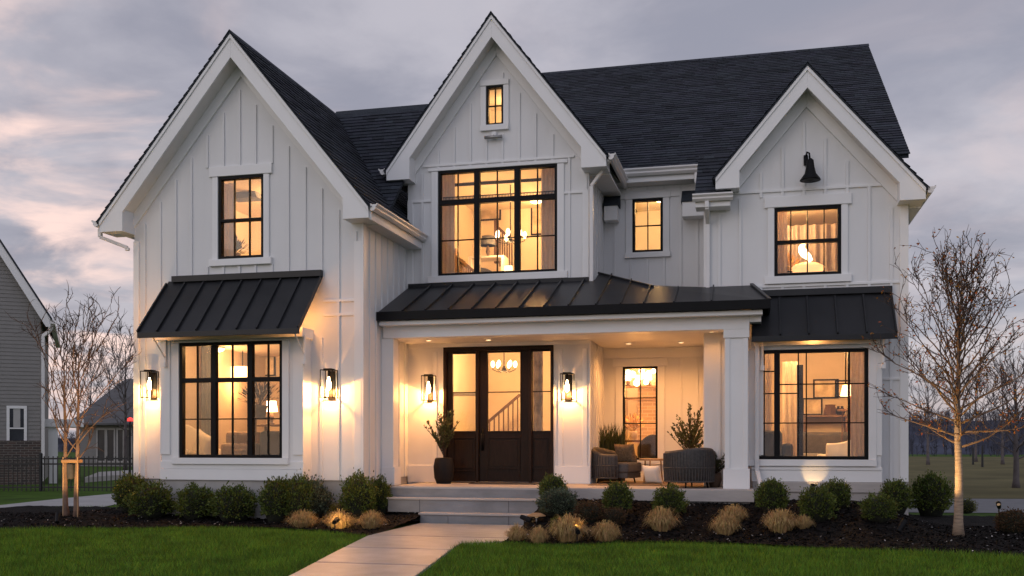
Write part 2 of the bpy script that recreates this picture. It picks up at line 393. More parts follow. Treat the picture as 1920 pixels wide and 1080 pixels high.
# lawn blades near the camera
def lawn(n, inside, x0, x1, y0, y1, name, label):
    n2 = int(n * 1.0); X = rng.uniform(x0, x1, n2 * 3); Y = rng.uniform(y0, y1, n2 * 3)
    keep = np.array([inside(a, b) for a, b in zip(X, Y)]); X = X[keep][:n2]; Y = Y[keep][:n2]; k = len(X)
    h = rng.uniform(.025, .075, k) * (1 + .25 * np.sin(X * 2.1 + Y * 1.3)); a = rng.uniform(0, 6.283, k); ln = rng.uniform(.2, .9, k) * h
    wd = rng.uniform(.0022, .005, k); b = rng.uniform(0, 6.283, k)
    V = np.zeros((k, 3, 3)); V[:, 0, 0] = X - wd * np.cos(a); V[:, 0, 1] = Y - wd * np.sin(a)
    V[:, 1, 0] = X + wd * np.cos(a); V[:, 1, 1] = Y + wd * np.sin(a)
    V[:, 2, 0] = X + ln * np.cos(b); V[:, 2, 1] = Y + ln * np.sin(b); V[:, 2, 2] = h
    me = bpy.data.meshes.new(name); me.vertices.add(k * 3); me.vertices.foreach_set('co', V.ravel())
    me.loops.add(k * 3); me.loops.foreach_set('vertex_index', np.arange(k * 3)); me.polygons.add(k)
    me.polygons.foreach_set('loop_start', np.arange(0, k * 3, 3)); me.update(calc_edges=True); me.validate()
    me.materials.append(M['blade']); o = bpy.data.objects.new(name, me); C.objects.link(o)
    tag(o, label, 'grass', kind='stuff')
lawn(95000, lambda x, y: y < lerp_poly(LEFT_EDGE, x) + .02 and x < wl(y) - .015, -10.5, -3.6, 7.6, 12.9, 'lawn_grass', 'mown green lawn left of the front walk')
lawn(115000, lambda x, y: y < lerp_poly(RIGHT_EDGE, x) + .02 and x > wr(y) + .015, -3.6, 5.2, 7.6, 12.2, 'lawn_grass', 'mown green lawn right of the front walk')
def strip(x, y):
    return y > 13.2
lawn(16000, lambda x, y: (x + 16.5) * .35 + 13.6 < y < (x + 16.5) * .42 + 14.6, -15.5, -10.2, 12.5, 17.5, 'lawn_grass', 'strip of grass beside the driveway at the left')

# ================================================================ HOUSE
house = thing('house', 'white board-and-batten farmhouse with three steep gables and black windows', 'house', (-4, 16.6, 0))
YL, YP, YC, YR_, YE = 14.5, 15.3, 16.6, 16.0, 18.26      # left wing, porch front, centre, right wing, recess
XL0, XL1 = X_(252, YL), -5.90
XC1, XR0, XR1 = -2.68, -.75, X_(1703, YR_)
TW = .13
def subtract(iv, a, b):
    r = []
    for p, q in iv:
        if b <= p or a >= q: r.append((p, q)); continue
        if a > p: r.append((p, a))
        if b < q: r.append((b, q))
    return r
def wall_front(Y, x0, x1, z0, top, holes, name='wall', battens=None, bz0=None, skip=(), step=.29, off=0., thick=TW, mat='siding'):
    """wall in the plane y = Y facing the camera; top = polyline (x,z); holes = (x0,x1,z0,z1); battens are the boarding's raised strips"""
    tp = sorted(top); m = MB()
    xs = sorted({x0, x1} | {x for x, _ in tp if x0 < x < x1} | {h[k] for h in holes for k in (0, 1) if x0 < h[k] < x1})
    for a, b in zip(xs, xs[1:]):
        if b - a < 1e-4: continue
        c = (a + b) / 2; hs = sorted((h[2], h[3]) for h in holes if h[0] < c < h[1])
        z = z0
        for h0, h1 in hs:
            if h0 > z + 1e-4: m.prism([(a, z), (b, z), (b, h0), (a, h0)], 'y', Y, Y + thick)
            z = max(z, h1)
        ta, tb = lerp_poly(tp, a + 1e-6), lerp_poly(tp, b - 1e-6)
        if max(ta, tb) > z + 1e-3: m.prism([(a, z), (b, z), (b, max(tb, z)), (a, max(ta, z))], 'y', Y, Y + thick)
    o = m.build(name, mat, house)
    if battens is not None:
        bm = MB(); x = x0 + off
        while x < x1 - .03:
            if x > x0 + .05:
                jit = random.uniform(-.004, .004)
                iv = [(bz0 if bz0 is not None else z0, lerp_poly(tp, x) - battens)]
                for h in list(holes) + list(skip):
                    if h[0] - .03 < x < h[1] + .03: iv = subtract(iv, h[2], h[3])
                for p, q in iv:
                    if q - p > .05: bm.box(x - .022 + jit, x + .022 + jit, Y - .0235, Y + .002, p, q)
            x += step
        bm.build('batten', 'siding', house, bevel=.003)
    return o
def wall_side(X, y0, y1, z0, z1, out, step=.29, thick=TW):
    m = MB(); m.box(min(X, X - out * thick), max(X, X - out * thick), y0, y1, z0, z1); m.build('wall', 'siding', house)
    b = MB(); y = y0 + .16
    while y < y1 - .05:
        b.box(min(X - out * .002, X + out * .02), max(X - out * .002, X + out * .02), y - .022, y + .022, z0, z1 - .02); y += step
    if b.v: b.build('batten', 'siding', house, bevel=.003)
def board(x0, x1, z0, z1, Y, t=.028, name='trim_board', parent=None):
    return MB().box(x0, x1, Y - t, Y + .004, z0, z1).build(name, 'trim', parent or house, bevel=.004)
def rect(ul, ur, tl, tr, bl, br, Y):
    """window rectangle from the pixel corners of its frame"""
    x0, x1 = X_(ul, Y), X_(ur, Y)
    return x0, x1, (Z_(ul, bl, Y) + Z_(ur, br, Y)) / 2, (Z_(ul, tl, Y) + Z_(ur, tr, Y)) / 2

def window(r, Y, mull=(), trans=(), cols=(), rows=(), cas=.10, head=.16, sill=.11, fw=.048, mw=.07, ext=.05, depth=.09):
    """black window: frame + heavy mullions, thin muntins, one pane, white casing (sub-parts)
    cols: (x, z0, z1) ; rows: (z, x0, x1)"""
    x0, x1, z0, z1 = r; yf, yb = Y - .012, Y + depth
    f = MB()
    f.box(x0, x0 + fw, yf, yb, z0, z1).box(x1 - fw, x1, yf, yb, z0, z1)
    f.box(x0 + fw, x1 - fw, yf, yb, z0, z0 + fw).box(x0 + fw, x1 - fw, yf, yb, z1 - fw, z1)
    for x in mull: f.box(x - mw / 2, x + mw / 2, yf + .003, yb - .003, z0 + fw, z1 - fw)
    for z, a, b in trans: f.box(a, b, yf + .006, yb - .006, z - mw * .42, z + mw * .42)
    o = f.build('window', 'black', house, bevel=.004)
    t = MB()
    for x, a, b in cols: t.box(x - .009, x + .009, Y + .018, Y + .058, a, b)
    for z, a, b in rows: t.box(a, b, Y + .021, Y + .055, z - .009, z + .009)
    if t.v: t.build('muntin', 'black', o)
    g = MB().box(x0 + fw * .5, x1 - fw * .5, Y + .036, Y + .042, z0 + fw * .5, z1 - fw * .5); g.build('pane', 'glass', o)
    c = MB(); yy0, yy1 = Y - .03, Y + .003
    if cas:
        c.box(x0 - cas, x0 - .002, yy0, yy1, z0, z1).box(x1 + .002, x1 + cas, yy0, yy1, z0, z1)
        c.box(x0 - cas - ext, x1 + cas + ext, yy0 - .012, yy1, z1 + .002, z1 + head)
        c.box(x0 - cas - ext, x1 + cas + ext, yy0 - .03, yy1, z0 - sill, z0 - .002)
        c.build('casing', 'trim', o, bevel=.005)
    return o
def hole(r): return r
def skipr(r, cas=.10, head=.16, sill=.11): return (r[0] - cas - .07, r[1] + cas + .07, r[2] - sill, r[3] + head)

# ---- gables
def gable(Yw, xc, zp, xl, xr, ze_l, ze_r, over=.35, drop=.40, ret=.42, yback=20., gl=None, gr=None):
    """roof with rake boards, soffit, boxed eave returns and shingle courses. (xc,zp) ridge, (xl,ze_l),(xr,ze_r) eave corners"""
    Yf = Yw - over
    sl = (zp - ze_l) / (xc - xl); sr = (zp - ze_r) / (xr - xc)
    def zl(x): return zp - sl * (xc - x)
    def zr(x): return zp - sr * (x - xc)
    roof = MB()
    roof.prism([(xl - .03, zl(xl - .03)), (xc, zp), (xr + .03, zr(xr + .03)), (xr + .03, zr(xr + .03) - .03), (xc, zp - .03), (xl - .03, zl(xl - .03) - .03)], 'y', Yf - .03, yback)
    ro = roof.build('roof', 'shingle', house)
    shingles(ro, (xl - .04, Yf - .035, zl(xl - .04)), (xl - .04, yback, zl(xl - .04)), (xc, Yf - .035, zp), (xc, yback, zp))
    shingles(ro, (xr + .04, yback, zr(xr + .04)), (xr + .04, Yf - .035, zr(xr + .04)), (xc, yback, zp), (xc, Yf - .035, zp))
    rc = MB(); n = int((yback - Yf) / .28)
    for i in range(n):
        y0 = Yf - .04 + i * .28; y1 = y0 + .31
        rc.prism([(xc - .11, zl(xc - .11) + .010), (xc, zp + .012), (xc + .11, zr(xc + .11) + .010), (xc + .11, zr(xc + .11) + .020), (xc, zp + .026), (xc - .11, zl(xc - .11) + .020)], 'y', y0, y1)
    rc.build('ridge_cap', 'shingle', ro)
    b = MB(); d0 = .032
    for sgn, xe, zf, rt in ((-1, xl, zl, ret), (1, xr, zr, ret)):
        xi = xe - sgn * rt; zb = zf(xe) - .20
        p = [(xc, zp - d0), (xe, zf(xe) - d0), (xe, zb), (xi, zb), (xi, zf(xi) - drop), (xc, zp - drop)]
        b.prism(p, 'y', Yf, Yf + .04)
        q = [(xc, zp - d0), (xe, zf(xe) - d0), (xe, zf(xe) - d0 - .07), (xc, zp - d0 - .07)]
        b.prism(q, 'y', Yf - .02, Yf - .001)
    b.build('rake_board', 'trim', house, bevel=.004)
    s = MB()
    for sgn, xe, zf, rt in ((-1, xl, zl, ret), (1, xr, zr, ret)):
        xi = xe - sgn * rt
        s.prism([(xc, zp - drop + .05), (xi, zf(xi) - drop + .05), (xi, zf(xi) - drop + .09), (xc, zp - drop + .09)], 'y', Yf + .041, Yw + .02)
    s.build('soffit', 'soffit', house)
    k = MB()
    for sgn, xe, zf, rt in ((-1, xl, zl, ret), (1, xr, zr, ret)):
        xi = xe - sgn * rt; zb = zf(xe) - .20
        k.prism([(xe - sgn * .003, zf(xe) - d0 - .01), (xe - sgn * .003, zb + .003), (xi + sgn * .003, zb + .003), (xi + sgn * .003, zf(xi) - drop + .04), (xi + sgn * .003, zf(xi) - d0 - .01)], 'y', Yf + .041, Yw + .1)
    k.build('eave_return', 'trim', house)
    fz = MB(); fr = drop + .19
    for sgn, xe, zf, rt in ((-1, xl, zl, ret), (1, xr, zr, ret)):
        xw = xe - sgn * (rt - .02)
        fz.prism([(xc, zp - drop + .06), (xw, zf(xw) - drop + .06), (xw, zf(xw) - fr), (xc, zp - fr)], 'y', Yw - .042, Yw + .002)
    fz.build('frieze_board', 'trim', house, bevel=.004)
    return zl, zr, Yf
def shingles(parent, e0, e1, r0, r1, row=.135):
    """courses of separate tabs on the roof quad e0-e1 (eave) .. r0-r1 (ridge)"""
    e0, e1, r0, r1 = map(Vector, (e0, e1, r0, r1))
    nrm = (e1 - e0).cross(r0 - e0).normalized()
    if nrm.z < 0: nrm = -nrm
    nr = max(2, int((r0 - e0).length / row)); m = MB()
    for i in range(nr):
        a = i / nr; b = (i + 1.12) / nr; b = min(b, 1)
        A0, A1, B0, B1 = e0.lerp(r0, a), e1.lerp(r1, a), e0.lerp(r0, b), e1.lerp(r1, b)
        ln = (A1 - A0).length; x = random.uniform(-.3, 0); ph = random.random() * 9
        while x < ln:
            wd = random.uniform(.13, .34); wd = wd if ln - x - wd > .1 else ln - x + .01; s0 = max(0, x) / ln; s1 = min(ln, x + wd - .004) / ln; x += wd
            if s1 <= s0 + .004: continue
            li = .018 + random.uniform(-.003, .006); dn = random.uniform(-.007, .007) / max(.1, (r0 - e0).length) * 1
            w0 = .006 * noise.noise((s0 * ln * 1.3, i * .35, ph * .02)); sl_ = (r0 - e0).normalized() * (dn * 2 + w0)
            p0 = A0.lerp(A1, s0) + nrm * li + sl_; p1 = A0.lerp(A1, s1) + nrm * li + sl_
            q1 = B0.lerp(B1, s1) + nrm * .003; q0 = B0.lerp(B1, s0) + nrm * .003
            m.add((p0, p1, q1, q0, p0 - nrm * li, p1 - nrm * li), ((0, 1, 2, 3), (4, 5, 1, 0)))
    m.build('shingle_course', 'shingle', parent, fix=False)
def gutter_y(x, y0, y1, z, out):
    prof = [(x, z), (x, z - .10), (x + out * .05, z - .11), (x + out * .085, z - .075), (x + out * .085, z - .05), (x + out * .115, z - .02), (x + out * .115, z), (x + out * .10, z), (x + out * .10, z - .015), (x + out * .012, z - .015), (x + out * .012, z)]
    return MB().prism(prof, 'y', y0, y1).build('gutter', 'gutter', house)
def gutter_x(x0, x1, y, z, big=1.):
    k = big
    prof = [(y, z), (y, z - .10 * k), (y - .05 * k, z - .11 * k), (y - .085 * k, z - .075 * k), (y - .085 * k, z - .05 * k), (y - .115 * k, z - .02 * k), (y - .115 * k, z), (y - .10 * k, z), (y - .10 * k, z - .015), (y - .012, z - .015), (y - .012, z)]
    return MB().prism(prof, 'x', x0, x1).build('gutter', 'gutter', house)
def downspout(pts, wd=.065):
    m = MB()
    for a, b in zip(pts, pts[1:]): m.bar(a, b, wd, wd * .8)
    return m.build('downspout', 'gutter', house, bevel=.008)

# ---- windows (rectangles measured on their own wall planes)
YB1, YB2 = YL - .30, YR_ - .30
rA = rect(410, 495, 333, 326, 486, 484, YL); rB = rect(337, 530, 642, 640, 858, 859, YB1)
rC = rect(822, 1045, 323, 306, 517, 510, YC); rD = rect(912, 944, 162, 160, 236, 233, YC)
rE = rect(1186, 1243, 374, 371, 474, 472, YE); rF = rect(1452, 1577, 391, 383, 518, 515, YR_)
rG = rect(1416, 1628, 656, 654, 861, 862, YB2); rH = rect(1168, 1233, 688, 687, 862, 862, YE)
rDoor = rect(832, 1038, 651, 648, 905, 905, YC); PF = .555; rDoor = (rDoor[0], rDoor[1], PF + .02, rDoor[3])
# bay openings in the main walls
bx0, bx1 = X_(303, YB1), X_(568, YB1); gx0, gx1 = X_(1411, YB2), X_(1652, YB2)
ZB0 = .66

# ---- left wing
zlL, zrL, _ = gable(YL, -7.97, 7.70, -10.32, -5.66, 4.87, 4.86, yback=19.5)
topL = [(XL0, zlL(XL0) - .3), (-7.97, 7.70 - .3), (XL1, zrL(XL1) - .3)]
beltL = Z_(640, 578, YL)
wall_front(YL, XL0, XL1, ZB0, topL, [rA, (bx0 + .13, bx1 - .13, 1.0, rB[3] + .05)], battens=.45, skip=[skipr(rA), (bx0 - .02, bx1 + .02, .5, 3.05), (X_(315, YL), X_(605, YL), 2.9, 3.95)], step=.285, off=.20)
window(rA, YL, trans=[((Z_(452, 412, YL)), rA[0] + .04, rA[1] - .04)], cols=[(rA[0] + (rA[1] - rA[0]) * k / 3, rA[2] + .04, rA[3] - .04) for k in (1, 2)], mw=.05)
for z, h in ((beltL + .10, .045), (beltL - .12, .045)):
    board(X_(605, YL) + .02, XL1, z, z + h, YL, .026)
for xa, xb in ((XL0, XL0 + .10), (XL1 - .13, XL1)): board(xa, xb, ZB0, lerp_poly(topL, (xa + xb) / 2) - .55, YL, .03, 'corner_board')
wall_side(XL1, YL + TW, YC, ZB0, 5.0, 1, step=.27); wall_side(XL0, YL + TW, 24, ZB0, 5.0, -1, step=.3)
MB().box(XL1 - .002, XL1 + .028, YL - .028, YL + .10, ZB0, 4.75).build('corner_board', 'trim', house, bevel=.004)
gutter_y(-5.63, YL - .36, YC - .02, 4.87, 1); gutter_y(-10.35, YL - .36, 22, 4.87, -1)
MB().box(XL1 - .01, -5.66, YL + .101, YC - .01, 4.64, 4.68).build('soffit', 'soffit', house)
MB().box(-5.66, -5.632, YL - .31, YC - .01, 4.64, 4.86).build('fascia', 'trim', house)
downspout([(-10.40, YL - .22, 4.76), (-10.40, YL - .22, 4.62), (XL0 - .06, YL - .1, 4.45), (XL0 - .06, YL - .1, 4.40)])
# cross roof between left wing and centre
xr_ = MB(); qd = [(-5.80, 15.35, 4.8), (-5.89, 15.35, 4.8), (-5.89, 18.3, 7.75), (-8.3, 18.3, 7.75)]
qd = [(-5.93, 15.45, 4.90), (-5.89, 15.45, 4.90), (-5.89, 18.3, 7.75), (-8.10, 18.3, 7.75)]
xr_.add(qd + [(x, y, z - .06) for x, y, z in qd], ((0, 1, 2, 3), (7, 6, 5, 4), (0, 4, 5, 1), (1, 5, 6, 2), (2, 6, 7, 3), (3, 7, 4, 0)))
xo = xr_.build('roof', 'shingle', house)
shingles(xo, qd[0], qd[1], qd[3], qd[2])
MB().prism([(18.15, 7.62), (18.3, 7.79), (18.45, 7.62), (18.3, 7.72)], 'x', -8.0, -5.0).build('ridge_cap', 'shingle', xo)

# ---- bays
def bay(x0, x1, Y, Yw, r, ztop, mull, trans, cols, rows, lines):
    wall_front(Y, x0, x1, ZB0, [(x0, ztop), (x1, ztop)], [r])
    m = MB(); m.box(x0, x0 + TW, Y + TW, Yw + .001, ZB0, ztop).box(x1 - TW, x1, Y + TW, Yw + .001, ZB0, ztop).box(x0 + TW, x1 - TW, Y + TW, Yw + .001, ZB0, ZB0 + .2); m.build('wall', 'siding', house)
    window(r, Y, mull, trans, cols, rows, cas=.115, head=.02, sill=.10, ext=.0, mw=.085, fw=.05)
    board(x0 - .012, x0 + .16, ZB0 + .40, ztop, Y, .02, 'corner_board'); board(x1 - .16, x1 + .012, ZB0 + .40, ztop, Y, .02, 'corner_board')
    for z0, z1, t in lines: board(x0 - .014, x1 + .014, z0, z1, Y, t)
xm = lambda u, Y: X_(u, Y)
mB = [xm(400, YB1), xm(468.5, YB1)]; tB = Z_(435, 712, YB1); lB = Z_(435, 785.5, YB1)
edB = [rB[0]] + mB + [rB[1]]
bay(bx0, bx1, YB1, YL, rB, Z_(435, 622, YB1), mB, [(tB, rB[0] + .04, rB[1] - .04)],
    [((a + b) / 2 + (.02 if i == 2 else 0), rB[2] + .04, rB[3] - .04) for i, (a, b) in enumerate(zip(edB, edB[1:]))], [(lB, rB[0] + .04, rB[1] - .04)],
    [(ZB0, ZB0 + .17, .03), (ZB0 + .175, ZB0 + .30, .018)])
MB().box(bx0 - .12, bx1 + .04, YB1 - .10, YL + .0, Z_(435, 640, YB1) + .03, Z_(435, 622, YB1) + .03).build('header_board', 'trim', house, bevel=.006)
mG = [xm(1457, YB2)]
thinG = [(xm(u, YB2), rG[2] + .04, rG[3] - .04) for u in (1433, 1512)]
zz = lambda v: Z_(1520, v, YB2)
rowsG = [(zz(737), rG[0] + .04, mG[0]), (zz(695), rG[0] + .04, mG[0]), (zz(720), mG[0], rG[1] - .04), (zz(737), mG[0], xm(1497, YB2)), (zz(793), rG[0] + .04, rG[1] - .04)]
bay(gx0, gx1, YB2, YR_, rG, Z_(1520, 632, YB2), mG, [], thinG + [(xm(1497, YB2), rG[2] + .04, rG[3] - .04), (xm(1593, YB2), rG[2] + .04, rG[3] - .04), (xm(1586, YB2), zz(720), rG[3] - .04)], rowsG,
    [(ZB0 + .0, ZB0 + .17, .02), (ZB0 + .175, ZB0 + .22, .03)])
MB().box(xm(1592, YB2) - .016, xm(1592, YB2) + .016, YB2 - .004, YB2 + .07, rG[2] + .045, rG[3] - .045).build('window_post', 'black', house)
MB().box(gx0 - .02, gx1 - .02, YB2 - .08, YR_, Z_(1520, 650, YB2) + .02, Z_(1520, 636, YB2) + .05).build('header_board', 'trim', house, bevel=.006)

def awning(x0, x1, Yw, zt, proj, drop, n, label):
    m = MB(); t = .035
    m.prism([(Yw - .002, zt), (Yw - proj, zt - drop), (Yw - proj, zt - drop - .085), (Yw - proj + .02, zt - drop - .085), (Yw - proj + .02, zt - drop - .03), (Yw - .002, zt - t)], 'x', x0, x1)
    m.box(x0 + .10, x1 - .0, Yw - .08, Yw - .003, zt - .03, zt + .07)
    o = m.build('awning', 'metal', house, bevel=.004)
    rb = MB(); nrm = Vector((0, -drop, proj)).normalized()
    for i in range(n + 1):
        x = x0 + .012 + (x1 - x0 - .024) * i / n
        p = Vector((x, Yw - .06, zt - .06 * drop / proj)) + nrm * .018; q = Vector((x, Yw - proj + .005, zt - drop)) + nrm * .018
        rb.bar(p, q, .022, .045)
    rb.build('seam', 'metal', o)
    so = MB(); so.prism([(Yw - .004, zt - drop * .93), (Yw - .30, zt - drop * .93), (Yw - .30, zt - drop * .93 + .02), (Yw - .004, zt - drop * .93 + .02)], 'x', x0 + .1, x1 - .1)
    br = MB()
    for x in (x0 + .16, x1 - .16):
        br.box(x - .018, x + .018, Yw - .36, Yw - .321, zt - drop - .42, zt - drop - .04)
        br.bar((x, Yw - .34, zt - drop - .36), (x, Yw - proj + .12, zt - drop + .0), .018, .018)
        br.box(x - .03, x + .03, Yw - .385, Yw - .321, zt - drop - .50, zt - drop - .42)
    br.build('bracket', 'trim', o, bevel=.006)
    return o
ax0, ax1 = X_(316, YL), X_(606, YL); zaw = (Z_(316, 527, YL) + Z_(606, 516, YL)) / 2
awning(ax0, ax1, YL, zaw, .86, .93, 8, '')
rx0, rx1 = X_(1340, YR_), X_(1672, YR_); zaw2 = Z_(1600, 548, YR_)
awning(-.02, rx1, YR_, zaw2, .62, .70, 5, '')

# ---- centre gable
zlC, zrC, _ = gable(YC, -4.29, 8.50, -6.17, -2.34, 5.99, 5.99, yback=22.5)
topC = [(-5.9, zlC(-5.9) - .3), (-4.29, 8.2), (XC1, zrC(XC1) - .3)]
wall_front(YC, -5.9, XC1, PF - .05, topC, [rC, rD, rDoor], battens=.45, bz0=3.3, skip=[skipr(rC, .10, .06, .12), skipr(rD, .08, .09, .16)], step=.29, off=.27)
x0, x1, z0, z1 = rC; mC = [xm(894, YC), xm(969.5, YC)]; tC = Z_(932, 374, YC); lC = Z_(932, 446, YC); edC = [x0] + mC + [x1]
window(rC, YC, mC, [(tC, x0 + .04, x1 - .04)], [((a + b) / 2, z0 + .04, z1 - .04) for a, b in zip(edC, edC[1:])], [(lC, x0 + .04, x1 - .04)], cas=.12, head=.06, sill=.12, ext=.06, mw=.10, fw=.045)
x0, x1, z0, z1 = rD
window(rD, YC, (), (), [((x0 + x1) / 2, z0 + .03, z1 - .03)], [((z0 + z1) / 2, x0 + .03, x1 - .03)], cas=.10, head=.10, sill=.10, ext=.0, fw=.035)
zb = Z_(790, 378, YC); board(-5.9, rC[0] - .12, zb - .02, zb + .025, YC, .026); board(rC[1] + .12, XC1, zb - .02, zb + .025, YC, .026)
board(-5.62, XC1 - .25, rC[3] + .085, rC[3] + .125, YC, .03)
for xa, xb in ((-5.9, -5.8), (XC1 - .11, XC1)): board(xa, xb, 3.7, 5.5, YC, .03, 'corner_board')
gutter_y(-2.30, YC - .36, 19.3, 6.0, 1); gutter_y(-6.20, YC - .36, 17.6, 6.0, -1)
wall_side(XC1, YC + TW, YE + .0, PF - .05, 6.1, 1, step=.2)
MB().box(XC1 - .01, -2.345, YC + .101, YE + .2, 5.77, 5.81).build('soffit', 'soffit', house)
downspout([(-2.30, YC - .30, 5.9), (-2.44, YC - .10, 5.78), (XC1 + .05, YC - .07, 5.55), (XC1 + .05, YC - .07, 3.95)])

# ---- recess with the small window, main roof
wall_front(YE, XC1, XR0, PF - .05, [(XC1, 6.15), (XR0, 6.15)], [rE, rH], battens=.10, skip=[skipr(rE), skipr(rH, .10, .18, .1), (XC1, XR0, 2.78, 3.2)], step=.30, off=.21)
x0, x1, z0, z1 = rE
window(rE, YE, (), (), [((x0 + x1) / 2, z0 + .03, z1 - .03)], [((z0 + z1) / 2, x0 + .03, x1 - .03)], cas=.12, head=.13, sill=.10, ext=.02, fw=.045)
x0, x1, z0, z1 = rH
window(rH, YE, (), (), [((x0 + x1) / 2, z0 + .03, z1 - .03)], [(Z_(1200, v, YE), x0 + .02, x1 - .02) for v in (746, 794)], cas=.13, head=.15, sill=.08, ext=.05, fw=.035)
MY0, MZ0, MY1, MZ1 = 17.93, 6.14, 24.2, 10.40; MX0, MX1 = -6.3, 2.56
msl = (MZ1 - MZ0) / (MY1 - MY0)
mr = MB().prism([(MY0, MZ0), (MY1, MZ1), (2 * MY1 - MY0, MZ0), (2 * MY1 - MY0, MZ0 - .08), (MY1, MZ1 - .1), (MY0, MZ0 - .08)], 'x', MX0, MX1).build('roof', 'shingle', house)
shingles(mr, (MX0, MY0 - .03, MZ0 - .02), (MX1 + .02, MY0 - .03, MZ0 - .02), (MX0, MY1, MZ1), (MX1 + .02, MY1, MZ1), row=.138)
rc = MB(); x = MX0
while x < MX1:
    rc.prism([(MY1 - .14, MZ1 - .075), (MY1, MZ1 + .035), (MY1 + .14, MZ1 - .075), (MY1, MZ1 + .012)], 'x', x, min(x + .3, MX1 + .03)); x += .28
rc.build('ridge_cap', 'shingle', mr)
gx_a, gx_b = X_(1141, 17.85), X_(1310, 17.85)
gutter_x(gx_a - .1, gx_b, MY0 - .02, 6.15, 1.15)
MB().box(gx_a - .1, gx_b - .03, MY0 - .018, MY0 + .03, 5.93, 6.13).build('fascia', 'trim', house)
MB().box(gx_a - .1, gx_b - .03, MY0 + .031, YE + .01, 5.93, 5.97).build('soffit', 'soffit', house)
downspout([(gx_b - .05, MY0 - .07, 6.02), (gx_b - .05, MY0 - .07, 5.85), (gx_b - .01, YE - .12, 5.6), (gx_b - .01, YE - .12, 5.45)], .05)
board(XC1 + .02, XR0, 5.72, 5.93, YE, .022, 'frieze_board')
def little_return(xa, xb, zt, Y, dep=.30, h=.26, hh=.26):
    m = MB(); m.prism([(Y + .001, zt), (Y - dep, zt - h), (Y - dep, zt - h - .02), (Y + .001, zt - h - .02)], 'x', xa, xb); o = m.build('return_roof', 'shingle', house)
    MB().box(xa + .02, xb - .02, Y - dep + .02, Y + .001, zt - h - .02 - hh, zt - h - .021).build('return_box', 'trim', o, bevel=.005)
Yq = YE
xq0, xq1 = XC1 + .03, X_(1161, YE - .2)
little_return(xq0, xq1, Z_(1145, 364, YE), YE)
little_return(X_(1279, YE), XR0 - .005, Z_(1290, 356, YE), YE)

# ---- right wing
zlR, zrR, _ = gable(YR_, .80, 6.97, -.56, 2.47, 5.36, 5.03, yback=21.0, ret=.36, drop=.36)
wtR = [(XR0, 5.30), (-.40, zlR(-.40) - .3), (.80, 6.67), (XR1, zrR(XR1) - .3)]
wall_front(YR_, XR0, XR1, ZB0 - .1, wtR, [rF, (gx0 + .13, gx1 - .13, 1.0, rG[3] + .04)], battens=.42, bz0=ZB0, skip=[skipr(rF, .1, .17, .12), (gx0 - .02, gx1 + .02, .5, 3.6), (XR0, gx0, 2.85, 3.5)], step=.318, off=.24)
x0, x1, z0, z1 = rF; zr_ = Z_(1515, 452, YR_)
window(rF, YR_, (), [(zr_, x0 + .04, x1 - .04)], [(x0 + (x1 - x0) * k / 4, z0 + .04, z1 - .04) for k in (1, 2, 3)], (), cas=.10, head=.17, sill=.12, ext=.05, mw=.065)
zb = Z_(1540, 353, YR_); board(-.42, XR1, zb - .022, zb + .022, YR_, .026); board(rF[0] - .3, XR1, 3.66, 3.70, YR_, .026)
board(XR1 - .12, XR1, ZB0, 4.9, YR_, .03, 'corner_board'); board(XR0, XR0 + .09, 3.5, 4.95, YR_, .03, 'corner_board')
board(gx1 + .02, XR1, 2.2, 2.24, YR_, .026)
wall_side(XR0, YR_ + TW, YE, PF - .05, 5.1, -1); wall_side(XR1, YR_ + TW, 29, ZB0, 5.0, 1, step=.3)
gutter_y(2.50, YR_ - .34, 22, 5.03, 1)
MB().box(XR1 + .0, 2.465, YR_ + .101, 22, 4.80, 4.84).build('soffit', 'soffit', house)
# shingled return left of the right gable, with its gutter and downspout
ra, rb_ = X_(1299, 15.75), X_(1372, 15.75)
prm = MB().prism([(16.9, 6.02), (15.72, 5.09), (15.72, 5.03), (16.9, 5.6)], 'x', ra + .04, rb_ - .02).build('roof', 'shingle', house)
shingles(prm, (ra + .03, 15.70, 5.085), (rb_ - .01, 15.70, 5.085), (ra + .03, 16.9, 6.03), (rb_ - .01, 16.9, 6.03))
gutter_x(ra, rb_ + .02, 15.70, 5.09, 1.0)
MB().box(ra + .04, rb_ - .02, 15.702, 15.999, 4.90, 5.028).build('soffit_box', 'trim', house, bevel=.01)
downspout([(XR0 + .06, 15.66, 4.98), (XR0 + .06, 15.66, 4.88), (XR0 + .06, 15.96, 4.70), (XR0 + .06, 15.96, 3.66)])

# ---- back and hidden volumes
MB().box(XL0, XR1, 29.0, 29.13, .3, 6.2).build('wall', 'siding', house)

# ---- foundation
MB().box(XL0 + .02, XL1 - .02, YL + .03, 24, -.3, ZB0 - .001).build('foundation', 'conc', house)
MB().box(bx0 + .015, bx1 - .015, YB1 + .015, YL + .029, -.3, ZB0 - .002).build('foundation', 'conc', house)
MB().box(XR0 + .02, XR1 - .02, YR_ + .03, 24, -.3, ZB0 - .105).build('foundation', 'conc', house)
MB().box(gx0 + .0, gx1 + .05, YB2 - .05, YR_ + .029, ZB0 - .16, ZB0 - .003).build('stone_ledge', 'cap', house, bevel=.01)
MB().box(gx0 + .02, gx1 + .03, YB2 - .02, YR_ + .029, -.3, ZB0 - .161).build('foundation', 'cap', house)
MB().box(gx1 + .051, XR1, YR_ - .02, YR_ + .029, -.3, ZB0 - .003).build('foundation', 'conc', house)

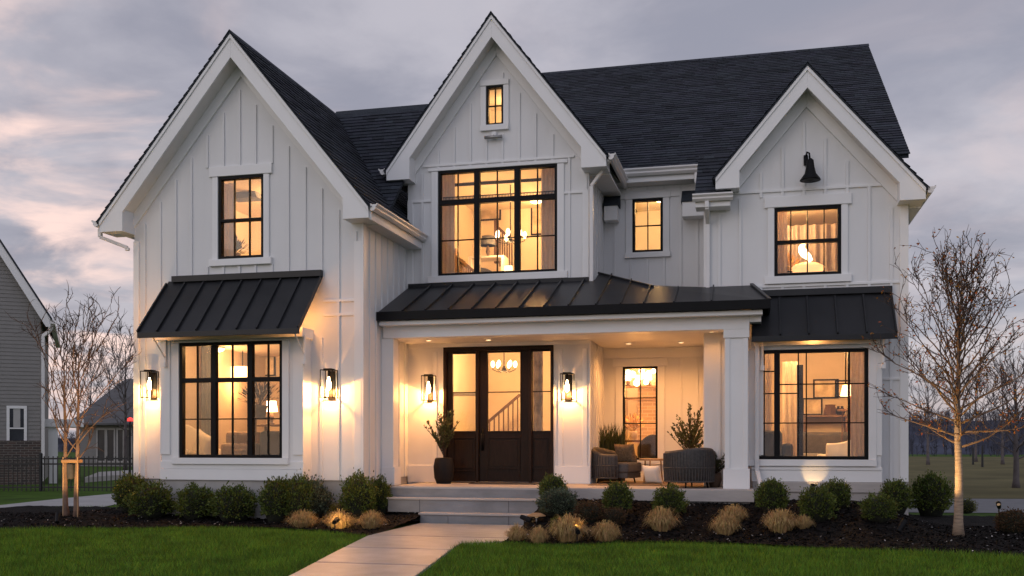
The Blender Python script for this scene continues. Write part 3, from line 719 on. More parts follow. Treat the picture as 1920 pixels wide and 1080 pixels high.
# ---- porch
SX0, SX1 = -5.62, .02
sl = MB().box(SX0, SX1, 15.0, YE, PF - .18, PF).build('porch_floor', 'cap', house, bevel=.008)
MB().box(SX0 + .04, SX1 - .06, 15.06, YE, -.2, PF - .181).build('foundation', 'conc', house)
st = MB()
for x0, x1, y0, y1, z0, z1, js in ((-5.58, -3.16, 14.75, 15.05, .163, PF - .183, (-5.05, -3.62)), (WALKX0 - .02, -3.20, 14.47, 15.0, -.05, .16, (-4.5, -3.55))):
    xs = [x0] + list(js) + [x1]
    for a, b in zip(xs, xs[1:]): st.box(a + .002, b - .002, y0, y1, z0, z1 - .012)
st.build('step', 'stone', house, bevel=.006)
tr = MB()
for x0, x1, y0, y1, z in ((-5.60, -3.14, 14.73, 14.999, PF - .194), (WALKX0 - .04, -3.18, 14.45, 14.749, .149)): tr.box(x0, x1, y0, y1, z, z + .03)
tr.build('step_tread', 'cap', house, bevel=.006)
MB().box(SX0 - .01, -3.12, 14.985, 14.999, PF - .19, PF - .03).build('riser', 'stone', house)
EZ = Z_(1000, 577, 15.05); BZ0 = 2.95
# beam, ceiling, column, pilaster
MB().box(-5.86, -.05, YP - .02, YP + .30, BZ0, EZ - .13).build('porch_beam', 'trim', house, bevel=.006)
MB().box(-5.86, .14, 15.10, YP - .021, EZ - .20, EZ - .13).build('porch_fascia', 'trim', house, bevel=.006)
MB().box(-.049, .12, YP - .02, YR_ - .03, 3.05, EZ - .13).build('porch_end_beam', 'trim', house, bevel=.006)
MB().box(-5.87, -.06, YP + .301, YE - .001, BZ0 + .03, BZ0 + .07).build('porch_ceiling', 'soffit', house)
MB().box(XC1 + .001, XR0 - .001, YE - .03, YE + .001, BZ0 - .15, BZ0 + .029).build('frieze_board', 'trim', house)
MB().box(-5.89, XC1 - .001, YC - .03, YC + .001, rDoor[3] + .004, BZ0 + .029).build('frieze_board', 'trim', house)
cb = MB(); cx0, cx1 = -.405, -.075
cb.box(cx0, cx1, YP - .0, YP + .36, PF + .30, BZ0 - .13).box(cx0 - .03, cx1 + .03, YP - .03, YP + .39, PF + .001, PF + .299).box(cx0 - .025, cx1 + .025, YP - .025, YP + .385, BZ0 - .129, BZ0 - .001)
for a, b in ((cx0 - .006, cx0 + .07), (cx1 - .07, cx1 + .006)): cb.box(a, b, YP - .012, YP - .001, PF + .301, BZ0 - .131)
cb.build('porch_column', 'trim', house, bevel=.006)
pb = MB(); pb.box(-5.885, -5.69, YP + .0, YP + .25, PF + .30, BZ0 - .0015).box(-5.89, -5.66, YP - .025, YP + .28, PF + .001, PF + .299); pb.build('porch_pilaster', 'trim', house, bevel=.006)
# inner left return panelling and skirting
for n_, (xa, xb) in enumerate(((-5.898, rDoor[0] - .02), (rDoor[1] + .02, XC1 - .0))):
    board(xa, xb, PF + .003, PF + .30, YC, .03, 'skirting_board')
for x in (rDoor[0] - .16, rDoor[1] + .12, XC1 - .07): board(x - .04, x + .04, PF + .301, BZ0 - .112, YC, .022, 'trim_board')
MB().box(XC1 - .001, XC1 + .022, YC - .02, YC + .09, PF + .003, BZ0 + .025).build('corner_board', 'trim', house)
board(XC1 + .03, XR0 - .01, PF + .003, PF + .12, YE, .025, 'skirting_board')
# porch roof, standing seam
pr = MB(); slp = .42
ztopC = EZ + slp * (YC - 15.05)
def zp_(y): return EZ + slp * (y - 15.05)
pr.prism([(15.05, EZ), (YC - .002, zp_(YC)), (YC - .002, zp_(YC) - .06), (15.05, EZ - .06)], 'x', -5.87, XC1 + .1)
pr.add([(XC1 + .1, 15.05, EZ), (XC1 + .1, YC, zp_(YC)), (XC1 + .1, 17.0, zp_(17.0)), (-1.55, 16.0, zp_(16.0)), (-1.2, 15.05, EZ), (-1.2, 15.9, zp_(15.9))], ((0, 1, 2, 3, 4),))
pr.add([(XC1 + .1, 17.0, zp_(17.0)), (XC1 + .1, YE, zp_(17.0) + .02), (XR0, YE, zp_(16.6)), (XR0, 15.97, zp_(15.97) - .02), (-1.55, 16.0, zp_(16.0))], ((0, 1, 2, 3, 4),))
pr.add([(-1.2, 15.05, EZ), (-1.55, 16.0, zp_(16.0)), (XR0, 15.97, zp_(15.97) - .02), (-.02, 15.97, zp_(15.97) - .02), (.24, 15.05, EZ)], ((0, 1, 2, 3, 4),))
pr.add([(.24, 15.05, EZ), (-.02, 15.97, zp_(15.97) - .02), (.24, 15.97, EZ)], ((0, 1, 2),))
po = pr.build('porch_roof', 'metal', house, fix=False)
MB().box(-5.88, .25, 15.02, 15.051, EZ - .128, EZ + .012).build('drip_edge', 'black', po, bevel=.005)
MB().box(.222, .25, 15.052, 15.99, EZ - .128, EZ + .012).build('drip_edge', 'black', po, bevel=.005)
se = MB()
for i in range(8):
    x = -5.45 + i * .385; se.bar((x, 15.055, EZ + .018), (x, YC - .01, zp_(YC) + .018), .02, .04)
for x, ye in ((-2.33, 16.85), (-1.95, 16.45), (-1.6, 16.0)): se.bar((x, 15.055, EZ + .018), (x, ye, zp_(ye) + .018), .02, .04)
se.bar((XC1 + .1, 17.0, zp_(17.0) + .015), (-1.55, 16.0, zp_(16.0) + .015), .04, .03); se.bar((-.02, 15.97, zp_(15.97)), (.24, 15.05, EZ + .01), .05, .03)
se.bar((-1.15, 15.06, EZ + .015), (-1.15, 15.95, zp_(15.95)), .02, .035); se.bar((-.6, 15.06, EZ + .015), (-.6, 15.95, zp_(15.95)), .02, .035)
se.box(-5.88, XC1, YC - .05, YC - .031, zp_(YC) - .02, zp_(YC) + .045)
se.build('seam', 'metal', po)
downspout([(.06, YP + .30, 2.95), (.06, YP + .30, .95), (.06, YP + .30, .82), (.14, YP + .0, .50), (.22, YP - .12, .44)])

# ---- front door
x0, x1, z0, z1 = rDoor; d0, d1 = xm(898, YC), xm(992, YC)
fr = MB(); yf, yb = YC - .036, YC + .12
fr.box(x0, x0 + .06, yf, yb, PF + .02, z1).box(x1 - .05, x1, yf, yb, PF + .02, z1).box(x0 + .06, x1 - .05, yf, yb, z1 - .07, z1)
fr.box(d0 - .05, d0, yf, yb, PF + .02, z1 - .07).box(d1, d1 + .05, yf, yb, PF + .02, z1 - .07).box(x0, x1, yf - .02, yb, PF + .002, PF + .019)
door_o = fr.build('door_frame', 'door', house, bevel=.005)
def leaf(name, a, b, ga, gb, gz0, gz1, pz0, pz1, glass):
    m = MB(); y0, y1 = YC + .02, YC + .07; zb, zt = PF + .022, z1 - .072
    m.box(a, ga, y0, y1, zb, zt).box(gb, b, y0, y1, zb, zt).box(ga, gb, y0, y1, zb, gz0).box(ga, gb, y0, y1, gz1, zt)
    for (p, q) in ((ga, gb),):
        m.box(p, q, y0 - .014, y0 - .0005, pz1, pz1 + .022).box(p, q, y0 - .014, y0 - .0005, pz0 - .022, pz0).box(p, p + .022, y0 - .014, y0 - .0005, pz0, pz1).box(q - .022, q, y0 - .014, y0 - .0005, pz0, pz1)
        m.box(p + .05, q - .05, y0 - .008, y0 - .0005, pz0 + .03, pz1 - .03)
        m.box(p - .02, p, y0 - .010, y0 - .0005, gz0, gz1).box(q, q + .02, y0 - .010, y0 - .0005, gz0, gz1).box(p - .02, q + .02, y0 - .010, y0 - .0005, gz0 - .02, gz0).box(p - .02, q + .02, y0 - .010, y0 - .0005, gz1, gz1 + .02)
    o = m.build(name, 'door', house, bevel=.004)
    MB().box(ga, gb, YC + .042, YC + .048, gz0, gz1).build('pane', glass, o)
    MB().box(ga, gb, YC + .034, YC + .041, Z_(940, 735, YC) - .009, Z_(940, 735, YC) + .009).build('muntin', 'black', o)
    return o
zv = lambda v: Z_(935, v, YC)
M['tex'] = glassmat('textured_glass', 1.45, .05, (.95, .93, .9), .6)
leaf('sidelight', x0 + .061, d0 - .051, xm(848, YC), xm(891, YC), zv(808), zv(662), zv(882), zv(822), 'glass')
dl = leaf('front_door', d0 + .002, d1 - .002, xm(914, YC), xm(975, YC), zv(808), zv(661), zv(877), zv(822), 'tex')
leaf('sidelight', d1 + .051, x1 - .051, xm(996.5, YC), xm(1032, YC), zv(808), zv(660), zv(877), zv(822), 'tex')
hd = MB(); hx = d0 + .065
hd.box(hx - .022, hx + .022, YC - .0, YC + .019, zv(845), zv(803)); hd.tube([(hx, YC - .0, zv(812)), (hx, YC - .05, zv(815)), (hx, YC - .06, zv(825)), (hx, YC - .05, zv(837)), (hx, YC, zv(840))], .012)
hd.build('handle', 'black', dl, smooth=True)

# ---------------------------------------------------------------- rooms
def room(x0, x1, y0, y1, z0, z1, wall='room', floor='wfloor'):
    t = .04; m = MB()
    m.box(x0 - t, x1 + t, y1, y1 + t, z0 - t, z1 + t).box(x0 - t, x0, y0, y1, z0 - t, z1 + t).box(x1, x1 + t, y0, y1, z0 - t, z1 + t).box(x0, x1, y0, y1, z1, z1 + t)
    m.build('interior_wall', wall, house); MB().box(x0, x1, y0, y1, z0 - t, z0).build('interior_floor', floor, house)
room(XL0 + .25, XL1 - .16, YL + TW + .001, 18.6, .62, 3.0, 'droom')                    # lounge behind the left bay
room(-9.45, -6.45, YL + TW + .001, 17.6, 3.6, 5.62)                      # bedroom above
room(-5.74, -2.84, YC + TW + .001, 20.5, PF - .02, 3.2)                  # hall
room(-5.74, -2.84, YC + TW + .001, 20.2, 3.75, 6.12)                     # landing
room(-4.75, -3.85, YC + TW + .001, 18.0, 6.42, 7.45)                     # attic
room(XC1 + .05, XR0 - .05, YE + TW + .001, 20.3, 4.05, 5.95)             # small upper room
room(-.58, XR1 - .16, YR_ + TW + .001, 18.8, 3.68, 5.10)                 # right bedroom
room(-.58, XR1 - .16, YR_ + TW + .001, 20.4, .62, 3.05, 'droom')                  # living room
room(XC1 + .05, XR0 - .05, YE + TW + .001, 21.5, PF - .02, 3.1)          # dining room

# ---------------------------------------------------------------- interior things
def drape(x0, x1, y, z0, z1, label, mat='linen', amp=.03, per=.10):
    m = MB(); n = max(8, int((x1 - x0) / .012)); k = []
    for s in (0, 1):
        for i in range(n + 1):
            x = x0 + (x1 - x0) * i / n; a = amp * math.sin(x / per * 6.283 + .7 * math.sin(x * 9)) + (.006 if s else 0)
            k.append((x, y + a, z0)); k.append((x, y + a * .8, z1))
    m.v = k; w2 = 2 * (n + 1)
    for i in range(n):
        a = 2 * i; m.f += [(a, a + 2, a + 3, a + 1), (w2 + a, w2 + a + 1, w2 + a + 3, w2 + a + 2)]
    m.f += [(0, 1, w2 + 1, w2), (2 * n, w2 + 2 * n, w2 + 2 * n + 1, 2 * n + 1)]
    return tag(m.build('curtain', mat, smooth=True, fix=False), label, 'curtain')
def picture(x, y, z, wd, h, label, axis='y'):
    t = thing('picture', label, 'picture', (x, y, z)); f = MB(); b = .03
    f.box(x - wd / 2, x + wd / 2, y - .03, y, z, z + b).box(x - wd / 2, x + wd / 2, y - .03, y, z + h - b, z + h).box(x - wd / 2, x - wd / 2 + b, y - .03, y, z + b, z + h - b).box(x + wd / 2 - b, x + wd / 2, y - .03, y, z + b, z + h - b)
    f.build('frame', 'black', t); MB().box(x - wd / 2 + b, x + wd / 2 - b, y - .015, y - .002, z + b, z + h - b).build('print', 'canvas', t)
def table_lamp(x, y, z, h, label, energy=14, r=.13, mat='shade'):
    t = thing('table_lamp', label, 'lamp', (x, y, z))
    MB().lathe([(.06, 0), (.065, .015), (.02, .03), (.045, h * .25), (.03, h * .45), (.01, h * .55), (.01, h * .62)], (x, y, z), 14).build('lamp_base', 'cpot', t, smooth=True)
    m = MB(); n = 18; pr = [(r, h * .55), (r * .75, h)]
    m.lathe([(r, h * .55), (r * .75, h), (r * .74, h), (r * .985, h * .55)], (x, y, z), n); m.build('lamp_shade', mat, t, smooth=True)
    lamp('bulb_light', (x, y, z + h + .06), energy * 1.4, t, (1, .53, .19), .06)
def ceiling_light(x, y, z, label, energy, r=.14, col=(1, .53, .19)):
    t = thing('ceiling_light', label, 'ceiling light', (x, y, z))
    MB().lathe([(r, 0), (r, -.02), (r * .9, -.025)], (x, y, z), 20).build('rim', 'steel', t); MB().lathe([(r * .88, -.026), (r * .75, -.06), (r * .3, -.08)], (x, y, z), 20).build('diffuser', 'globe', t, smooth=True)
    lamp('ceiling_bulb', (x, y, z - .18), energy * 1.25, t, col, .1)
def chandelier(x, y, z, r, n, label, drop, energy, cup=True):
    t = thing('chandelier', label, 'chandelier', (x, y, z)); m = MB(); m.tube([(x, y, z + drop), (x, y, z)], .010)
    m.lathe([(.03, -.05), (.04, 0), (.02, .06)], (x, y, z), 12)
    for k in range(n):
        a = 6.283 * k / n + .3; c, s = math.cos(a), math.sin(a)
        m.tube([(x, y, z), (x + c * r * .5, y + s * r * .5, z - .06), (x + c * r, y + s * r, z - .01), (x + c * r, y + s * r, z + .03)], .008, 5)
    m.build('arm', 'black', t, smooth=True)
    for k in range(n):
        a = 6.283 * k / n + .3; c, s = math.cos(a), math.sin(a); q = (x + c * r, y + s * r, z + .03)
        MB().lathe([(.012, 0), (.034, .03), (.040, .07), (.028, .11), (.008, .13)], q, 10).build('bulb', 'globe', t, smooth=True)
    lamp('chandelier_light', (x, y, z - .12), energy * 1.4, t, (1, .53, .19), .12)
def globes(x, y, z, label, energy):
    t = thing('chandelier', label, 'chandelier', (x, y, z)); st = MB(); st.tube([(x, y, 3.1), (x, y, z)], .01)
    for i, (a, b, c, r) in enumerate(((-.15, 0, -.02, .07), (.05, .06, -.05, .06), (.17, -.03, -.01, .06), (-.06, -.05, -.19, .065), (.12, .03, -.17, .055), (-.24, .05, .03, .05), (.02, .1, .05, .06), (.26, .02, .04, .05))):
        st.tube([(x, y, z + .1), (x + a, y + b, z + c)], .005, 5)
        MB().lathe([(r * math.sin(q), -r * math.cos(q)) for q in (.15, .5, .9, 1.3, 1.7, 2.1, 2.5, 2.95)], (x + a, y + b, z + c), 14).build('bulb', 'globe', t, smooth=True)
    st.build('stem', 'steel', t); lamp('chandelier_light', (x, y - .1, z - .36), energy, t, rad=.12)
def tub_chair(name, label, loc, rz, mat, cmat, wd=.78, hb=.68, ha=.56, seat=.36, ribs=0, pil=None, group=None):
    """barrel chair opening to +x; shell, cushion, legs"""
    t = thing(name, label, 'armchair', loc, rz, group); r = wd / 2; n = 30; sh = MB(); sp = R(125)
    V = []
    for i in range(n + 1):
        a = math.pi - sp + 2 * sp * i / n; k = abs(2 * i / n - 1); hh = hb - (hb - ha) * smooth(k * 1.15)
        for rr, z in ((r * .97, .10), (r * 1.0, hh * .6), (r * 1.0, hh - .03), (r * .95, hh), (r * .86, hh - .005), (r * .82, hh - .05), (r * .80, .12)):
            V.append((rr * math.cos(a) * 1.02, rr * math.sin(a), z))
    sh.v = V; q = 7
    for i in range(n):
        for j in range(q):
            a = i * q + j; b = i * q + (j + 1) % q; sh.f.append((a, b, b + q, a + q))
    sh.f += [tuple(range(q)), tuple(n * q + j for j in range(q))[::-1]]
    shell = sh.build('shell', mat, t, smooth=True, local=True)
    if ribs:
        rb = MB()
        for i in range(ribs + 1):
            a = math.pi - sp + 2 * sp * i / ribs; k = abs(2 * i / ribs - 1); hh = hb - (hb - ha) * smooth(k * 1.15)
            rb.tube([(r * .985 * math.cos(a) * 1.02, r * .985 * math.sin(a), .09), (r * 1.022 * math.cos(a) * 1.02, r * 1.022 * math.sin(a), hh * .6), (r * 1.018 * math.cos(a) * 1.02, r * 1.018 * math.sin(a), hh - .03)], .009, 5)
        for z, s_ in ((.10, .99), (hb * .5, 1.02)): rb.tube([(r * s_ * math.cos(math.pi - sp + 2 * sp * i / 24) * 1.02, r * s_ * math.sin(math.pi - sp + 2 * sp * i / 24), z) for i in range(25)], .012, 5)
        rb.build('weave', 'wicker', shell)
    c = MB(); pts = []
    for i in range(17):
        a = R(70) + R(220) * i / 16; pts.append((r * .79 * math.cos(a), r * .79 * math.sin(a)))
    pts += [(r * .98, -r * .62), (r * 1.02, 0), (r * .98, r * .62)]
    c.prism(pts, 'z', seat - .17, seat); c.build('seat_cushion', cmat, t, bevel=.035, local=True)
    b = MB(); b.prism([(p[0] * .96, p[1] * .96) for p in pts], 'z', .10, seat - .171); b.build('base', mat, t, bevel=.01, local=True)
    for sx, sy in ((.62, .55), (.62, -.55), (-.5, .5), (-.5, -.5)):
        MB().tube([(sx * r, sy * r, .10), (sx * r * 1.08, sy * r * 1.08, .0)], [.016, .011], 8).build('leg', 'black', t, local=True)
    if pil:
        p = MB().box(-.07, .07, -.22, .22, -.17, .17); p.xf(Matrix.Translation((-r * .35, r * .1, seat + .19)) @ Matrix.Rotation(R(-18), 4, 'Y') @ Matrix.Rotation(R(8), 4, 'X'))
        tag(p.build('pillow', pil, None, bevel=.06, local=True), None, None); o = bpy.data.objects[-1] if False else None
    return t
def pad(a, b, c):
    """soft square pillow, a thick and b x c across"""
    m = MB(); n = 10; k = []
    for s in (1, -1):
        for i in range(n + 1):
            for j in range(n + 1):
                u, v = 2 * i / n - 1, 2 * j / n - 1; t = ((1 - u ** 4) * (1 - v ** 4)) ** .5
                k.append((s * a * (.06 + .94 * t), b * u * (1 - .07 * (1 - v * v)), c * v * (1 - .07 * (1 - u * u))))
    m.v = k; q = n + 1; h = q * q
    for i in range(n):
        for j in range(n):
            p = i * q + j; m.f += [(p, p + q, p + q + 1, p + 1), (h + p, h + p + 1, h + p + q + 1, h + p + q)]
    e = [i * q for i in range(q)] + [n * q + j for j in range(1, q)] + [i * q + n for i in range(n - 1, -1, -1)] + [j for j in range(n - 1, 0, -1)]
    for x, y in zip(e, e[1:] + e[:1]): m.f.append((x, y, y + h, x + h))
    return m
def sofa(label, loc, rz, wd, mat, cmat):
    t = thing('sofa', label, 'sofa', loc, rz)
    MB().box(-wd / 2, wd / 2, -.42, .42, .08, .30).build('base', mat, t, bevel=.03, local=True); MB().box(-wd / 2 + .16, wd / 2 - .16, .20, .44, .30, .82).build('backrest', mat, t, bevel=.06, local=True)
    for s in (-1, 1): MB().box(s * wd / 2 - (.16 if s > 0 else 0), s * wd / 2 + (.16 if s < 0 else 0), -.42, .44, .301, .62).build('armrest', mat, t, bevel=.05, local=True)
    k = int(max(1, wd // .7)); iw = (wd - .34) / k
    for i in range(k): MB().box(-wd / 2 + .17 + i * iw + .005, -wd / 2 + .17 + (i + 1) * iw - .005, -.44, .19, .301, .44).build('seat_cushion', cmat, t, bevel=.04, local=True)
    return t
def side_table(name, label, loc, r, h, mat):
    t = thing(name, label, 'table', loc); MB().lathe([(r, h - .03), (r, h), (r * .97, h + .005)], loc, 24).build('tabletop', mat, t)
    for k in range(3):
        a = 2.1 * k + .4; MB().tube([(loc[0] + r * .7 * math.cos(a), loc[1] + r * .7 * math.sin(a), loc[2] + h - .03), (loc[0] + r * .85 * math.cos(a), loc[1] + r * .85 * math.sin(a), loc[2])], .014, 6).build('leg', mat, t)
    return t
def console(name, label, cat, x0, x1, y0, y1, z0, z1, mat, shelves=1):
    t = thing(name, label, cat, ((x0 + x1) / 2, (y0 + y1) / 2, z0))
    MB().box(x0, x1, y0, y1, z1 - .04, z1).build('top', mat, t, bevel=.005)
    for x in (x0, x1 - .05): MB().box(x, x + .05, y0, y1, z0, z1 - .041).build('side_panel', mat, t)
    for i in range(shelves): z = z0 + (z1 - z0) * (i + .35) / (shelves + .35); MB().box(x0 + .051, x1 - .051, y0 + .02, y1, z, z + .03).build('shelf', mat, t)
    return t
def pot_plant(label, x, y, z, h, potmat='cpot', leafmat='sprig', r=.09, n=130, name='potted_plant'):
    t = thing(name, label, 'plant', (x, y, z)); MB().lathe([(r * .7, 0), (r, h * .3), (r * .9, h * .32), (r * .8, h * .28)], (x, y, z), 14).build('pot', potmat, t, smooth=True)
    m = MB()
    for k in range(n):
        a = random.uniform(0, 6.283); e = random.uniform(.2, 1.4); l = h * random.uniform(.3, .72)
        d = Vector((math.cos(a) * math.cos(e), math.sin(a) * math.cos(e), math.sin(e))); p = Vector((x, y, z + h * .3)) + d * l; s = Vector((-math.sin(a), math.cos(a), .2)) * .02
        m.quad(p - d * .06, p + s, p + d * .06, p - s)
        if k % 6 == 0: m.tube([(x, y, z + h * .28), p], .004, 4)
    m.build('foliage', leafmat, t, fix=False)
    return t

# bedroom over the left bay
ceiling_light(-7.9, 16.3, 5.60, 'round ceiling light of the upper left bedroom', 85)
drape(rA[1] - .20, rA[1] + .04, YL + .26, 3.7, 5.5, 'sheer pale curtain at the right edge of the upper left window'); drape(rA[0] - .06, rA[0] + .16, YL + .26, 3.7, 5.5, 'sheer pale curtain at the left edge of the upper left window')
t = thing('pendant_shade', 'dark grey drum shade hanging in the upper left window', 'lamp', (P(462, 365, 15.9)[0], 15.9, 5.0))
x, z = P(464, 366, 15.9); MB().prism([(x - .26, z - .08), (x + .26, z - .08), (x + .19, z + .09), (x - .19, z + .09)], 'y', 15.75, 16.05).build('lamp_shade', 'greyf', t, bevel=.01); MB().tube([(x, 15.9, z + .09), (x, 15.9, 5.6)], .008).build('cord', 'black', t)
x, z = P(436, 486, 15.2); side_table('side_table', 'small round table under the upper left window', (x, 15.3, 3.6), .22, max(.1, z - 3.62), 'lwood')
pot_plant('leafy plant in a pot inside the upper left window', x, 15.3, z - .01, .38)
x, z = P(475, 480, 15.8); tt = sofa('grey bed bench inside the upper left window', (x + .1, 16.2, 3.6), R(0), 1.2, 'greyf', 'white')

# landing behind the big centre window
drape(rC[0] - .02, rC[0] + .22, YC + .28, 3.9, 6.05, 'gathered curtain on the left side of the big centre window', per=.07)
drape(rC[1] - .34, rC[1] + .02, YC + .28, 3.9, 6.05, 'gathered curtain on the right side of the big centre window', per=.08)
x, z = P(957, 448, 18.2); chandelier(x, 18.2, z - .02, .27, 7, 'candle chandelier glowing behind the big centre window', 6.12 - z, 46)
fr_ = MB(); zt_ = tC + .05
xx = rC[0] + .06
while xx < rC[1] - .06: fr_.box(xx, xx + .012, YC + .10, YC + .112, zt_ - .0, zt_ + .055); xx += .026
fr_.box(rC[0] + .05, rC[1] - .05, YC + .098, YC + .116, zt_ + .055, zt_ + .07)
tag(fr_.build('fringe_rail', 'dark'), 'dark fringed rail across the transom of the big centre window', 'curtain rail')
def stair_rail(label, y, pa, pb, dirn=1, mat='lwood', n=9, dz=.75):
    (ua, va), (ub, vb) = pa, pb; xa, za = P(ua, va, y); xb, zb_ = P(ub, vb, y)
    t = thing('stair_railing', label, 'stair railing', (xa, y, za - dz)); MB().bar((xa, y, za), (xb, y, zb_), .06, .05).build('handrail', mat, t)
    b = MB()
    for i in range(n): s = (i + .5) / n; x = xa + (xb - xa) * s; z = za + (zb_ - za) * s; b.box(x - .012, x + .012, y - .012, y + .012, z - dz, z)
    b.build('baluster', mat, t); MB().box(xa - .045, xa + .045, y - .045, y + .045, za - dz, za + .12).build('newel_post', mat, t, bevel=.01)
stair_rail('brown stair rail at the lower left of the big centre window', 18.0, (852, 478), (888, 508))
stair_rail('dark curved stair rail beside the candle chandelier', 19.4, (931, 424), (962, 452), mat='wood', n=7)
x, z = P(915, 447, 18.6); table_lamp(x, 18.6, z - .36, .40, 'dark domed lamp standing in the big centre window', 10, .16, 'greyf')
console('console', 'pale console under the dark domed lamp', 'cabinet', x - .35, x + .35, 18.45, 18.85, 3.75, z - .361, 'white', 1)
x, z = P(911, 500, 17.6); tub_chair('armchair', 'dark armchair at the foot of the big centre window', (x, 17.6, 3.78), R(-60), 'dark', 'dark', .55, .72, .5)
x, z = P(953, 505, 17.5); table_lamp(x, 17.5, 3.76, max(.3, z - 3.7), 'glowing globe lamp low in the big centre window', 16, .1)
x, z = P(917, 395, 20.15); picture(x, 20.19, z - .2, .5, .42, 'framed print high on the landing wall')
picture(P(1010, 420, 20.15)[0], 20.19, P(1010, 440, 20.15)[1], .34, .62, 'tall framed print on the right of the landing wall')
ceiling_light(-4.2, 19.4, 6.10, 'round ceiling light of the upper landing', 32)
ceiling_light(-4.3, 17.5, 7.44, 'small ceiling light in the attic room', 8, .08, (1, .60, .24))
ceiling_light(-1.72, 19.2, 5.94, 'ceiling light of the small upper room', 28, .14, (1, .60, .24))

# right bedroom
drape(rF[0] - .02, rF[0] + .20, YR_ + .26, 3.7, 5.05, 'curtain at the left edge of the upper right window', per=.07)
x0, z0 = P(1475, 420, 17.3); x1, _ = P(1600, 420, 17.3)
drape(x0, x1, 17.3, 3.7, P(1530, 421, 17.3)[1], 'pleated lilac grey drapes deeper in the upper right room', mat=pmat('lilac_drape', (.42, .36, .34), .9, var=.12, vs=10, trans=.3), amp=.05, per=.15)
ceiling_light(.6, 16.75, 5.09, 'ceiling light of the upper right bedroom', 48)
x, z = P(1514, 507, 16.6); zt0 = 3.70
console('console', 'low cabinet under the swirl lamp', 'cabinet', x - .45, x + .45, 16.42, 16.8, 3.69, P(1514, 513, 16.6)[1], 'white', 1)
t = thing('swirl_lamp', 'glowing swirl shaped lamp on a woven base in the upper right window', 'lamp', (x, 16.6, z)); z = P(1514, 513, 16.6)[1]
MB().lathe([(.20, 0.001), (.26, .06), (.27, .10), (.18, .15), (.07, .175), (.02, .18)], (x, 16.6, z), 22).build('lamp_base', emat('woven_glow', (1, .62, .26), 1.1), t, smooth=True)
sw = [(P(u, v, 16.6)[0], 16.6, P(u, v, 16.6)[1]) for u, v in ((1521, 489), (1516, 482), (1508, 476), (1504, 470), (1503, 464), (1506, 458), (1511, 452))]
MB().tube(sw, [.03, .05, .062, .062, .05, .034, .01], 12).build('lamp_shade', 'flame', t, smooth=True); lamp('swirl_light', (x - .05, 16.42, z + .35), 9, t)
pot_plant('thin dry stems in a vase at the left of the upper right window', P(1480, 515, 16.5)[0], 16.5, 3.86, .40, 'pot', 'dry', .05, 60)

# lounge behind the left bay
zf = .62
drape(P(336, 700, 16.1)[0], P(388, 700, 16.1)[0], 16.1, .8, 2.98, 'striped drapes gathered at the left of the left bay window', mat='ldrape', per=.075, amp=.035)
drape(P(376, 700, 15.7)[0], P(398, 700, 15.7)[0], 15.7, .8, 2.98, 'blue grey inner drape behind the left bay window', mat='greyf', per=.08)
x, z = P(378, 835, 15.4); tub_chair('armchair', 'cream armchair with a high curved back in the left bay window', (x - .05, 15.35, zf), R(-25), 'white', 'white', .80, .95, .52, .42)
x, z = P(407, 835, 15.6); p = pad(.08, .2, .2); p.xf(Matrix.Translation((x - .02, 15.2, zf + .60)) @ Matrix.Rotation(R(75), 4, 'Z') @ Matrix.Rotation(R(24), 4, 'X')); tag(p.build('throw_pillow', 'white', smooth=True), 'white pillow propped beside the cream armchair in the left bay', 'pillow')
console('bookcase', 'tall wooden bookcase at the back of the lounge', 'bookcase', P(444, 750, 18.2)[0], P(466, 750, 18.2)[0], 18.25, 18.58, zf, 2.6, 'wood', 4)
console('fireplace_mantel', 'cream mantel shelf along the lounge back wall', 'mantel', P(372, 790, 18.3)[0], P(440, 790, 18.3)[0], 18.3, 18.585, zf, 1.72, 'white', 0)
x, z = P(455, 700, 17.2); t = thing('drum_pendant', 'glowing drum pendant seen in the middle of the left bay window', 'lamp', (x, 17.2, z))
MB().lathe([(.22, -.12), (.22, .12), (.21, .12), (.21, -.12)], (x, 17.2, z), 24).build('lamp_shade', 'shade', t, smooth=True); MB().tube([(x, 17.2, z), (x, 17.2, 3.0)], .01).build('cord', 'black', t); lamp('pendant_light', (x, 17.2, z - .22), 34, t, rad=.12)
ceiling_light(P(408, 651, 16.4)[0], 16.4, 2.99, 'ceiling light at the top of the left bay window', 62)
x, z = P(392, 790, 14.9); ceiling_light(x, 14.95, 2.99, 'small added spot brightening the cream armchair in the left bay', 30, .07)  # last spot is added to brighten the cream armchair
x, z = P(509, 752, 16.4); table_lamp(x, 16.4, z - .42, .42, 'round glowing lamp at the right of the left bay window', 16, .11, 'globe')
side_table('side_table', 'round dark table under the glowing lamp in the left bay', (x, 16.4, zf), .28, z - .42 - zf - .006, 'wood')
x, z = P(484, 780, 15.9); sofa('brown sofa turned sideways inside the left bay window', (x + .1, 15.9, zf), R(90), 1.4, pmat('brown_leather', (.22, .13, .075), .55, var=.15), pmat('tan_leather', (.30, .19, .11), .55, var=.15))
x, z = P(484, 800, 15.1); side_table('plant_table', 'dark wooden table holding the twiggy plant in the left bay', (x, 15.15, zf), .2, P(484, 782, 15.1)[1] - zf - .006, 'wood')
pot_plant('twiggy plant in a dark basket at the right of the left bay window', x, 15.15, P(484, 782, 15.1)[1], .62, 'pillow', 'twig', .13, 160)
side_table('side_table', 'small stool table with brown books in the left bay', (P(452, 838, 15.2)[0], 15.3, zf), .15, .52, 'lwood')
bk = MB(); bx, bz = P(452, 838, 15.2)[0], zf + .526
for i, (a, b) in enumerate(((.10, .03), (.09, .025), (.11, .03))): bk.box(bx - a, bx + a, 15.22, 15.36, bz + i * .034, bz + i * .034 + b)
tag(bk.build('book_stack', 'book'), 'stack of brown books on the small table in the left bay', 'books')
